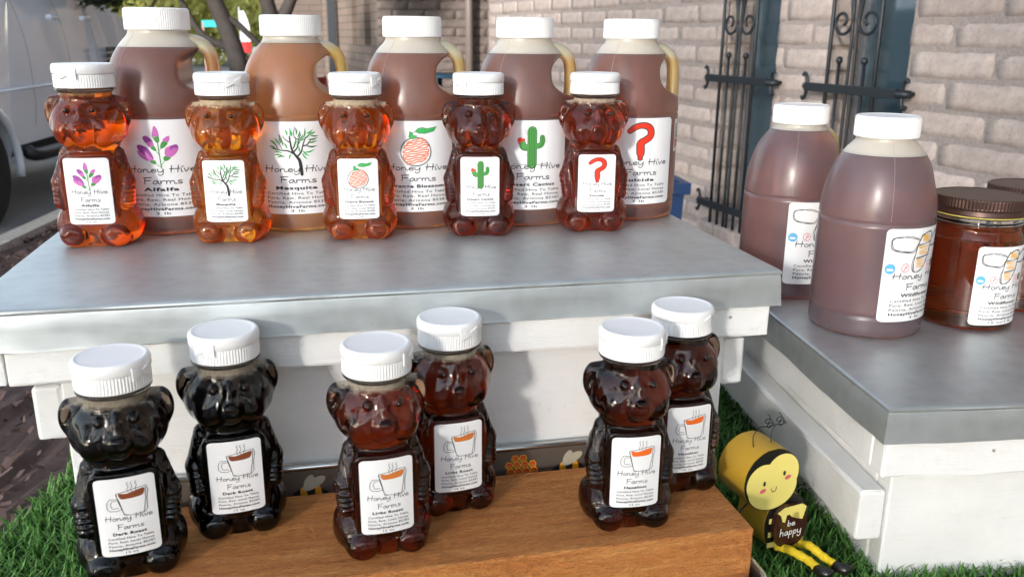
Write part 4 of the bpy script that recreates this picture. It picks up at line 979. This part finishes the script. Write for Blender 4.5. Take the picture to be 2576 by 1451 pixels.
# ------------------------------------------------------------------ bee planter on the turf
def bee_planter():
    t = thing('bee_planter', 'yellow tin bee planter with rope legs and smiling face on the turf', 'planter', (.368, .594, TZ+.004), R_(9))
    yel = mat('yellow_enamel', (.56, .33, .03), .5); fy = mat('face_yellow', (.86, .73, .20), .45); blk = mat('black_enamel', (.012, .011, .010), .3); rope = mat('yellow_rope', (.78, .52, .01), .8)
    wire = mat('black_wire', (.01, .01, .012), .4); brown = mat('pot_brown', (.045, .014, .010), .18)
    setc(rope, ramp(rope, noise(rope, coord(rope), 400, 3), [(.3, (.68, .46, .008)), (.6, (.85, .62, .02))]))
    lean = R_(14); hc = (-.0125, .0720); hr_ = .0280; bc = (.0060, .0280); br = (.0220, .0285)
    out = []
    for k in range(64):                        # outline of head + body, union of two ovals
        a = 2*math.pi*k/64; d = (math.cos(a), math.sin(a)); best = 0; o = (-.004, .050)
        for s in np.linspace(0, .075, 160):
            x, z = o[0]+d[0]*s, o[1]+d[1]*s
            if ((x-hc[0])/hr_)**2+((z-hc[1])/hr_)**2 < 1 or ((x-bc[0])/br[0])**2+((z-bc[1])/br[1])**2 < 1: best = s
        out.append((o[0]+d[0]*best, o[1]+d[1]*best))
    b = MB().prism(out, 0, .036); me = b.mesh('shell', True); me.set_sharp_from_angle(angle=R_(40)); obj('shell', me, t, yel)
    def flat(nm, I, m0=None): obj(nm, I.mesh(nm, lambda u, v, off: (u, -.0008-off*3, -v), 1., .05), t)
    def yz(p): return [(x, -z) for x, z in p]
    M['i_beeblk'] = blk; M['i_face'] = fy; M['i_pot'] = brown
    I = Ink(); I.fill(yz(out), 'i_beeblk', 0)
    for cx, cz, rx, rz in ((hc[0]-.0085, hc[1]-.002, .0170, .0175), (hc[0]+.0095, hc[1]+.0040, .0170, .0185), (hc[0]+.001, hc[1]-.0075, .0245, .0200)): I.ellipse(cx, -cz, rx, rz, 'i_face', 1, 40)
    flat('face_plate', I)
    I = Ink()
    for cx, cz in ((hc[0]-.0080, hc[1]-.002), (hc[0]+.0115, hc[1]+.0045)): I.ellipse(cx, -cz, .0013, .0023, 'ink', 3)
    for cx, cz in ((hc[0]-.0090, hc[1]-.0085), (hc[0]+.0155, hc[1]+.0000)): I.ellipse(cx, -cz, .0032, .0019, 'i_rose', 3, 16, -.3)
    I.stroke(yz([(hc[0]-.0005, hc[1]-.0078), (hc[0]+.0008, hc[1]-.0108), (hc[0]+.0038, hc[1]-.0102), (hc[0]+.0046, hc[1]-.0068)]), .0006, 'ink', 3)
    flat('painted_features', I)
    for z0 in (.0335, .0205, .0105):
        for s in (-1, 1):
            x0 = bc[0]+s*.0125; hw = .0062
            o = obj('stripe', bevelled_box(x0-hw, x0+hw, -.0030, -.0022, z0-.0024, z0+.0024, .0003), t, fy)
    pot = [(bc[0]+.0170*math.copysign(abs(math.cos(a))**.75, math.cos(a)), .0285+.0195*math.copysign(abs(math.sin(a))**.8, math.sin(a))) for a in np.linspace(0, 2*math.pi, 40, endpoint=False)]
    po = obj('honey_pot', MB().prism(pot, -.0075, -.0032).mesh('honey_pot'), t, brown)
    I = Ink(); I.fill(yz([(bc[0]-.0150, 0.0435), (bc[0]-.0080, 0.0472), (bc[0]+.0100, 0.0480), (bc[0]+.0150, 0.0445), (bc[0]+.0135, 0.0390), (bc[0]+.0118, 0.0330), (bc[0]+.0085, 0.0340), (bc[0]+.0075, 0.0410), (bc[0]+.0020, 0.0405), (bc[0]+.0005, 0.0370), (bc[0]-.0025, 0.0400), (bc[0]-.0050, 0.0395), (bc[0]-.0062, 0.0330), (bc[0]-.0090, 0.0340), (bc[0]-.0110, 0.0400)]), 'i_face', 0)
    I.hand('be', bc[0]-.0035, bc[0]+.0040, -.0290, 'i_white', .0008, .0055); I.hand('happy', bc[0]-.0105, bc[0]+.0115, -.0205, 'i_white', .0008, .0070)
    obj('lettering', I.mesh('lettering', lambda u, v, off: (u, -.0076-off, -v), 1., .05), po)
    for k, (x0, e) in enumerate(((bc[0]-.0075, ((.001, -.020, .012), (.008, -.032, .009), (.009, -.042, .007))), (bc[0]+.0105, ((.019, -.020, .013), (.023, -.032, .009), (.027, -.043, .007))))):
        path = catmull([(x0, -.0005, .0065), (x0+.004, -.010, .0085)]+list(e), 5); V = []
        lg = obj('rope_leg', mesh('rope_leg', *tube(path, [.0036+.0004*math.sin(i*2.2) for i in range(len(path))], 10), True), t, rope)
        x, y, z = e[-1]; obj('boot', mesh('boot', *tube(catmull([(x-.001, y+.003, .0068), (x+.002, y-.004, .0062), (x+.005, y-.007, .0062), (x+.006, y-.009, .0056)], 4), [.0038, .0042, .0045, .0047, .0049, .0050, .0051, .0051, .0050, .0049, .0047, .0043, .0034], 12), True), lg, blk)
    for x0, dx in ((hc[0]-.012, .008), (hc[0]+.006, .002)):
        p = catmull([(x0, .012, hc[1]+.026), (x0-.001, .012, hc[1]+.036), (x0+.004+dx*.3, .014, hc[1]+.042), (x0+.009+dx, .016, hc[1]+.040)], 5)
        cx, cz = p[-1][0]+.003, p[-1][2]-.001
        p += [(cx+.0032*math.cos(a)+.0035*a/6.28, .016+.0012*a, cz+.0032*math.sin(a)) for a in np.linspace(.5, 14, 34)]
        obj('antenna', mesh('antenna', *tube(p, .00042, 6), True), t, wire)
    for s, p in ((1, [(.0145, .004, .052), (.026, .006, .0545), (.036, .008, .046), (.037, .010, .030), (.034, .012, .018), (.036, .016, .010)]), (-1, [(-.030, .006, .050), (-.040, .002, .046), (-.046, -.002, .040)])):
        obj('wire_arm', mesh('wire_arm', *tube(catmull(p, 5), .0007, 6), True), t, wire)
    return t
bee_planter()

# ------------------------------------------------------------------ white pickup at the kerb
def pickup():
    th = -R_(6.0); t = thing('pickup_truck', 'white pickup truck parked along the kerb', 'truck', (-2.46, 7.40, .004), th)
    body = mat('white_car_paint', (.74, .81, .90), .22, Coat_Weight=.6, Coat_Roughness=.05); glass = mat('car_glass', (.02, .03, .04), .04, Specular_IOR_Level=.8)
    blk = mat('black_trim', (.012, .013, .015), .45); tyre = mat('tyre_rubber', (.014, .014, .015), .8); rim = mat('wheel_rim', (.35, .35, .36), .3, .8)
    W = 2.05; WB = 3.30; Rw = .42                                       # local: Y forward, origin under rear right wheel, body towards -X
    def side(pts): return pts
    def arch(c, r=.50, n=12): return [(c+r*math.cos(a), .43+r*math.sin(a)) for a in np.linspace(-.25, math.pi+.25, n)]
    low = [(-1.30, .62), (-1.30, 1.62)]                                 # (y, z) outline, clockwise from tail
    up = [(-1.30, 1.80), (1.02, 1.80), (1.05, 1.92), (2.85, 1.92), (3.10, 1.86), (3.70, 1.72), (3.95, 1.58), (4.08, 1.25), (4.10, .62)]
    bot = [(p[0], p[1]) for p in arch(WB)]+[(p[0], p[1]) for p in arch(0)]
    outline = [(-1.30, .62)]+up+[(WB+.55, .58)]+bot[:12]+[(WB-.55, .56), (.55, .56)]+bot[12:]+[(-.55, .60)]
    V = []; n = len(outline); secs = [(0.06, .0), (.0, .10), (-.03, .5)]
    def shift(z): return -.10*max(0, (z-1.15)/.6)**2-.05*max(0, (.85-z)/.3)
    b = MB()
    R1 = [(shift(z), y, z) for y, z in outline]; L1 = [(-W-shift(z), y, z) for y, z in outline]
    b.add(R1+L1, [tuple(range(n)), tuple(reversed(range(n, 2*n)))]+[(i, n+i, n+(i+1) % n, (i+1) % n) for i in range(n)])
    me = b.mesh('body'); bm = bmesh.new(); bm.from_mesh(me); bmesh.ops.triangulate(bm, faces=[f for f in bm.faces if len(f.verts) > 4]); bm.to_mesh(me); bm.free()
    obj('body', me, t, body)
    cab = [(.98, 1.90), (1.08, 2.34), (1.25, 2.42), (2.45, 2.42), (2.65, 2.36), (3.12, 1.87)]
    n = len(cab); b = MB(); sh = lambda z: -.20-.22*(z-1.90)/.52
    b.add([(sh(z), y, z) for y, z in cab]+[(-W-sh(z), y, z) for y, z in cab], [tuple(range(n)), tuple(reversed(range(n, 2*n)))]+[(i, n+i, n+(i+1) % n, (i+1) % n) for i in range(n)])
    obj('cab', b.mesh('cab'), t, body)
    for q in ([(1.18, 1.96), (1.24, 2.28), (1.32, 2.33), (1.86, 2.33), (1.86, 1.96)], [(1.98, 1.96), (1.98, 2.33), (2.45, 2.33), (2.58, 2.28), (2.90, 1.96)]):
        obj('window', MB().add([(sh(z)+.012, y, z) for y, z in q]+[(sh(z)-.02, y, z) for y, z in q], [tuple(range(len(q))), tuple(reversed(range(len(q), 2*len(q))))]+[(i, len(q)+i, len(q)+(i+1) % len(q), (i+1) % len(q)) for i in range(len(q))]).mesh('window'), t, glass)
    for y0 in (1.00, 1.92, 2.72):
        zs = np.linspace(.70, 1.86, 14); V = [(shift(z)+.0015, y0+d, z) for z in zs for d in (0, .008)]
        obj('door_gap', mesh('door_gap', V, [(2*i, 2*i+1, 2*i+3, 2*i+2) for i in range(13)]), t, blk)
    obj('body_crease', mesh('body_crease', *tube([(.000, -1.2, 1.02), (.002, 4.0, 1.02)], .012, 6), True), t, body)
    for y0 in (1.62, 2.45): obj('door_handle', bevelled_box(-.02, .035, y0-.11, y0+.11, 1.58, 1.625, .012), t, body)
    for yc in (0, WB):
        obj('wheel_arch', mesh('wheel_arch', *tube([(.012, yc+.50*math.cos(a), .43+.50*math.sin(a)) for a in np.linspace(-.2, math.pi+.2, 20)], .035, 8), True), t, body if yc == 0 else body)
        for x in (-.15, -W+.15):
            prof = [(.24, -.13), (.36, -.14), (.405, -.12), (Rw, -.07), (Rw, .07), (.405, .12), (.36, .14), (.24, .13)]
            V, F = lathe(prof, 40); w_ = obj('wheel', MB().add([(z, x_, y_) for x_, y_, z in V], F).mesh('wheel', True), t, tyre); w_.location = (x, yc, Rw)
            V, F = lathe([(.03, -.05), (.10, -.04), (.20, .02), (.245, .115), (.235, .12), (.0, .0)][:5], 24); rr = obj('rim', MB().add([(z*(1 if x > -1 else -1), x_, y_) for x_, y_, z in V], F).mesh('rim', True), w_, rim)
        obj('axle', mesh('axle', *tube([(-.1, yc, Rw), (-W+.1, yc, Rw)], .06, 8), True), t, blk)
    obj('running_board', mesh('running_board', *tube(catmull([(.00, .70, .52), (.06, .85, .47), (.06, 2.5, .47), (.0, 2.65, .52)], 4), .055, 8), True), t, blk)
    obj('under_frame', MB().box(-W+.25, -.25, -1.1, 3.9, .42, .64).mesh('under_frame'), t, blk)
    mr = obj('side_mirror', bevelled_box(-.06, .28, 2.62, 2.76, 1.74, 2.14, .04, 3), t, blk); obj('mirror_arm', mesh('mirror_arm', *tube([(-.22, 2.70, 1.86), (.0, 2.69, 1.88)], .03, 8), True), mr, blk)
    for k, z in enumerate((1.30, 1.235, 1.17)): obj('badge', bevelled_box(-.010, .006, 3.02, 3.22, z-.024, z+.024, .004), t, blk)
    obj('badge', bevelled_box(-.010, .006, 3.26, 3.34, 1.22, 1.32, .004), t, blk)
    obj('tail_light', bevelled_box(-.16, -.02, -1.32, -1.25, 1.1, 1.5, .02), t, mat('tail_red', (.4, .01, .01), .2))
    obj('bumper', bevelled_box(-W+.05, -.05, 4.08, 4.26, .55, .85, .04), t, blk)
    return t
pickup()

# ------------------------------------------------------------------ trees
def foliage_mat(name, a, b, tr=.35):
    m = mat(name, a, .6, Specular_IOR_Level=.25); n, l = nodes(m); c = ramp(m, noise(m, coord(m), 1.4, 3), [(.3, a), (.7, b)]); setc(m, c)
    t = n.new('ShaderNodeBsdfTranslucent'); l.new(c, t.inputs[0]); mx = n.new('ShaderNodeMixShader'); mx.inputs[0].default_value = tr
    l.new(P(m).outputs[0], mx.inputs[1]); l.new(t.outputs[0], mx.inputs[2]); l.new(mx.outputs[0], n['Material Output'].inputs[0]); return m
M['leaf'] = foliage_mat('mesquite_leaf', (.05, .085, .025), (.11, .14, .04)); M['leaf2'] = foliage_mat('street_tree_leaf', (.36, .37, .09), (.58, .54, .18), .45)
M['treebark'] = asphalt('tree_bark', (.055, .045, .040), 14)
def crown(rg, clumps, per, size):
    V = []; F = []
    for (cx, cy_, cz, r) in clumps:
        for _ in range(per):
            d = Vector((rg.gauss(0, 1), rg.gauss(0, 1), rg.gauss(0, .8))).normalized()*r*rg.random()**.45
            p = Vector((cx, cy_, cz))+d; a = Vector((rg.gauss(0, 1), rg.gauss(0, 1), rg.gauss(0, 1))).normalized(); u = a.orthogonal().normalized(); v = a.cross(u); s = size*rg.uniform(.6, 1.4); b = len(V)
            V += [p-u*s, p-v*s*.45, p+u*s, p+v*s*.45]; F.append((b, b+1, b+2, b+3))
    return mesh('crown', V, F)
def tree(label, limbs, clumps, per, size, leaf, seed, group=None, name='street_tree'):
    rg = random.Random(seed); b0 = limbs[0][0][0]; t = thing(name, label, 'tree', (b0[0], b0[1], 0), 0, group); off = Vector((-b0[0], -b0[1], 0))
    b = MB()
    for pts, r0, r1 in limbs:
        p = catmull(pts, 4); b.tube([Vector(q)+off for q in p], list(np.linspace(r0, r1, len(p))), 10)
    obj('trunk', b.mesh('trunk', True), t, M['treebark'])
    obj('crown', crown(rg, [(c[0]+off.x, c[1]+off.y, c[2], c[3]) for c in clumps], per, size), t, leaf); return t
E0 = (-.62, 9.75)
def L_(*p): return [(E0[0]+x, E0[1]+y, z) for x, y, z in p]
tree('dark leaning tree with forked trunks by the entry recess', [
    (L_((0, 0, 0), (-.08, 0, .6), (-.14, .02, 1.2), (-.30, 0, 1.75), (-.62, -.1, 2.5), (-.9, -.2, 3.3)), .13, .05),
    (L_((.06, .06, 0), (.17, .1, .7), (.22, .12, 1.2), (.24, .1, 1.55), (.12, .0, 2.2), (.1, -.1, 3.1)), .13, .05),
    (L_((.23, .1, 1.45), (.40, .1, 1.75), (.60, .1, 2.2), (.9, .2, 3.0)), .08, .03), (L_((-.14, .02, 1.30), (.0, .02, 1.18), (.22, .08, 1.05)), .035, .03),
    (L_((-.16, .02, 1.32), (-.45, 0, 1.45), (-.62, 0, 1.75), (-.8, .1, 2.2)), .045, .02), (L_((-.26, 0, 1.66), (-.1, .0, 1.56), (.15, .08, 1.30)), .035, .03)],
    [(E0[0]+rx, E0[1]+ry, rz, rr) for rx, ry, rz, rr in ((-1.2, 0, 3.2, .9), (-.2, -.2, 3.6, 1.0), (.9, .1, 3.3, .8), (-.6, .6, 4.2, 1.0), (.4, -.4, 4.3, .9), (-1.0, .1, 2.35, .45), (-.75, -.2, 2.1, .25), (.5, .2, 2.45, .35), (-1.35, .2, 1.98, .30), (-1.75, .4, 2.1, .40), (-.35, .3, 2.02, .22))], 1100, .045, M['leaf'], 4)
FT = [(-9.5, 38, 5.2, 2.6), (-6.4, 44, 5.0, 2.8), (-13, 33, 5.4, 2.8), (-3.6, 50, 5.6, 3.2), (-17, 30, 5.6, 3.0), (-10.5, 52, 6.5, 3.6), (-.6, 56, 6, 3.4), (-8.0, 24, 3.6, 1.9)]
words = ['beside the turquoise street sign', 'with the widest crown', 'seen over the truck hood', 'behind the red and white flag', 'hidden behind the truck cab', 'tallest of the street trees', 'farthest along the street', 'small and close to the kerb']
for k, (x, y, h, r) in enumerate(FT):
    rg = random.Random(50+k); cl = [(x+rg.gauss(0, r*.5), y+rg.gauss(0, r*.5), h*.50+rg.uniform(-.30, .38)*h, r*rg.uniform(.35, .6)) for _ in range(18)]
    tree('sunlit yellow green tree across the street, '+words[k], [([(x, y, 0), (x+.1, y, h*.25), (x-.1, y, h*.6)], .22, .08)]+[([(x, y, h*.3), (x+rg.uniform(-1, 1)*r*.4, y+rg.uniform(-.4, .4), h*.5), (x+rg.uniform(-1, 1)*r*.8, y, h*.75)], .10, .03) for _ in range(4)], cl, 230, .22, M['leaf2'], 20+k, 'trees across the street')

# ------------------------------------------------------------------ small background things
def bin_():
    t = thing('recycling_bin', 'open blue plastic bin standing by the block wall', 'bin', (1.30, 3.54, 0), R_(-6)); m = mat('blue_plastic', (.007, .032, .10), .4)
    w, d, h = .20, .17, .905; b = MB(); V = []
    for (ww, dd, z) in ((w*.82, d*.82, 0), (w, d, h), (w-.012, d-.012, h), (w*.82-.012, d*.82-.012, .02)): V += [(-ww, -dd, z), (ww, -dd, z), (ww, dd, z), (-ww, dd, z)]
    F = [(3, 2, 1, 0)]+[(r*4+i, r*4+(i+1) % 4, r*4+4+(i+1) % 4, r*4+4+i) for r in range(3) for i in range(4)]+[(12, 13, 14, 15)]
    obj('bin_body', b.add(V, F).mesh('bin_body'), t, m)
    for x0, x1, y0, y1 in ((-w-.02, w+.02, -d-.02, -d+.0), (-w-.02, w+.02, d, d+.02), (-w-.02, -w, -d, d), (w, w+.02, -d, d)): obj('rim', bevelled_box(x0, x1, y0, y1, h-.045, h+.004, .004), t, m)
bin_()
def chair(label, x, y, rz, col):
    t = thing('patio_chair', label, 'chair', (x, y, 0), rz); m = mat('chair_frame', col, .5); 
    for px in (-.22, .22):
        for py in (-.2, .2): obj('leg', mesh('leg', *tube([(px*1.1, py*1.15, 0), (px, py, .45)], .016, 8), True), t, m)
        obj('back_post', mesh('back_post', *tube([(px, .2, .44), (px, .30, .98)], .016, 8), True), t, m); obj('armrest', bevelled_box(px-.025, px+.025, -.22, .24, .64, .665, .006), t, m)
    for k in range(5): obj('seat_slat', bevelled_box(-.24, .24, -.22+k*.088, -.22+k*.088+.075, .45, .468, .004), t, m)
    for k in range(4): o = obj('back_slat', bevelled_box(-.23, .23, -.008, .008, -.045, .045, .004), t, m); o.location = (0, .215+k*.026, .58+k*.115); o.rotation_euler = (R_(-10), 0, 0)
chair('dark red slatted patio chair in the entry recess', .10, 10.9, R_(30), (.12, .012, .012))
def cafe_table():
    t = thing('patio_table', 'round blue patio table in the entry recess', 'table', (1.42, 10.25, 0)); m = mat('blue_table', (.02, .07, .12), .5)
    obj('table_top', mesh('table_top', *lathe([(.02, 1.02), (.46, 1.02), (.47, 1.035), (.46, 1.05), (.02, 1.05)], 40), True), t, m); obj('pedestal', mesh('pedestal', *lathe([(.03, .04), (.03, 1.02)], 14), True), t, m); obj('base', mesh('base', *lathe([(.02, 0), (.28, 0), (.28, .02), (.05, .05), (.02, .05)], 30), True), t, m)
cafe_table()
sg = thing('street_sign', 'turquoise street name sign on a thin post', 'street sign', (-2.89, 26.32, 0)); obj('post', mesh('post', *tube([(0, 0, 0), (0, 0, 1.75)], .03, 8), True), sg, mat('sign_post', (.5, .3, .25), .5)); obj('name_plate', bevelled_box(-.03, .42, -.015, .015, 1.62, 1.80, .004), sg, mat('turquoise_sign', (.02, .45, .45), .4))
fl = thing('feather_flag', 'white and red feather flag on a pole down the street', 'flag', (-2.05, 28.2, 0)); obj('pole', mesh('pole', *tube([(0, 0, 0), (0, 0, 2.2)], .02, 8), True), fl, mat('flag_pole', (.6, .6, .6), .4))
def flagmesh(z0, z1):
    V = []; F = []; n = 8
    for i in range(n+1):
        z = z0+(z1-z0)*i/n
        for k in range(4): V.append((.02+k*.085*(1-max(0, (z-1.5)/.8)**2), .04*math.sin(k*1.4+z*3), z))
    for i in range(n):
        for k in range(3): a = i*4+k; F.append((a, a+1, a+5, a+4))
    return mesh('cloth', V, F, True)
obj('cloth', flagmesh(1.22, 2.1), fl, mat('flag_white', (.8, .8, .8), .7)); obj('cloth', flagmesh(.90, 1.22), fl, mat('flag_red', (.6, .03, .03), .7))

# ------------------------------------------------------------------ market ground behind the photographer, mirrored in the bottles
bt = [(1.1+rx, -2.6+ry, rz, rr) for rx, ry, rz, rr in ((0, 0, 4.3, 1.3), (-1.3, .4, 4.0, 1.1), (-.6, 1.4, 4.5, 1.2), (.5, 1.2, 4.8, 1.1), (-.9, -1.2, 4.6, 1.2), (.6, -1.2, 4.4, 1.1), (-2.0, 1.2, 4.2, .9))]
tree('broad shade tree behind the photographer over the market', [([(1.1, -2.6, 0), (1.15, -2.6, 1.2), (1.0, -2.5, 2.4), (.9, -2.4, 3.6)], .17, .09), ([(1.05, -2.5, 2.0), (.3, -2.1, 2.9), (-.4, -1.9, 3.8)], .08, .03), ([(1.0, -2.5, 2.3), (1.3, -1.8, 3.2), (.9, -1.2, 4.2)], .07, .03)], bt, 900, .06, M['leaf'], 77, None, 'shade_tree')
def tent(label, x, y, rz, col):
    t = thing('market_tent', label, 'tent', (x, y, 0), rz, 'market tents behind the photographer'); m = mat('tent_cloth', col, .8); fr = mat('tent_frame', (.5, .5, .5), .4, .8); h = 1.5
    for sx in (-1, 1):
        for sy in (-1, 1): obj('leg', mesh('leg', *tube([(sx*h, sy*h, 0), (sx*h, sy*h, 2.2)], .025, 8), True), t, fr)
    q = [(-h, -h), (h, -h), (h, h), (-h, h)]; V = [(x_, y_, 2.2) for x_, y_ in q]+[(0, 0, 3.1)]+[(x_, y_, 1.95) for x_, y_ in q]
    obj('canopy', mesh('canopy', V, [(0, 1, 4), (1, 2, 4), (2, 3, 4), (3, 0, 4)]+[(i, 5+i, 5+(i+1) % 4, (i+1) % 4) for i in range(4)]), t, m)
    tb_ = obj('counter', bevelled_box(-1.2, 1.2, .6, 1.2, 0, .95, .02), t, m)
for k, (x, y, rz, c) in enumerate(((1.2, -7.8, 20, (.8, .8, .8)), (-1.9, -11.0, 5, (.05, .16, .42)), (-9.6, .5, 40, (.78, .76, .7)))):
    tent(['white market tent beside the blue one', 'blue market tent across the yard', 'cream market tent near the road'][k], x, y, R_(rz), c)
far = thing('market_hall', 'long tan hall with dark windows across the market', 'building', (0, -26, 0)); obj('wall', bevelled_box(-22, 16, -6, 0, 0, 5, .02), far, mat('tan_render', (.50, .40, .30), .8))
for k in range(9): obj('window', bevelled_box(-20+k*4, -18.2+k*4, -.02, .05, 1.0, 3.6, .01), far, mat('hall_glass', (.02, .03, .04), .08))
obj('roof', bevelled_box(-22.5, 16.5, -6.5, .6, 5, 5.3, .02), far, mat('hall_roof', (.2, .1, .07), .8))

for k, (x, y, words_) in enumerate(((-7.2, -3.2, 'nearer the road'), (-4.6, -6.6, 'nearer the market tents'))):  # out of view, added on the sun's path to thin its light on the display
    rg = random.Random(90+k); cl = [(x+rg.gauss(0, 1.1), y+rg.gauss(0, 1.1), rg.uniform(1.9, 4.6), rg.uniform(.5, .95)) for _ in range(15)]
    tree('unseen thin leaved mesquite filtering the low sun, '+words_, [([(x, y, 0), (x+.15, y, 1.0), (x-.1, y+.1, 2.2), (x, y, 3.6)], .13, .05)]+[([(x, y, 1.3), (x+rg.uniform(-.8, .8), y+rg.uniform(-.8, .8), 2.4), (x+rg.uniform(-1.4, 1.4), y+rg.uniform(-1.4, 1.4), 3.5)], .06, .02) for _ in range(5)], cl, 320, .075, M['leaf'], 30+k, 'mesquites between sun and market', 'mesquite_tree')
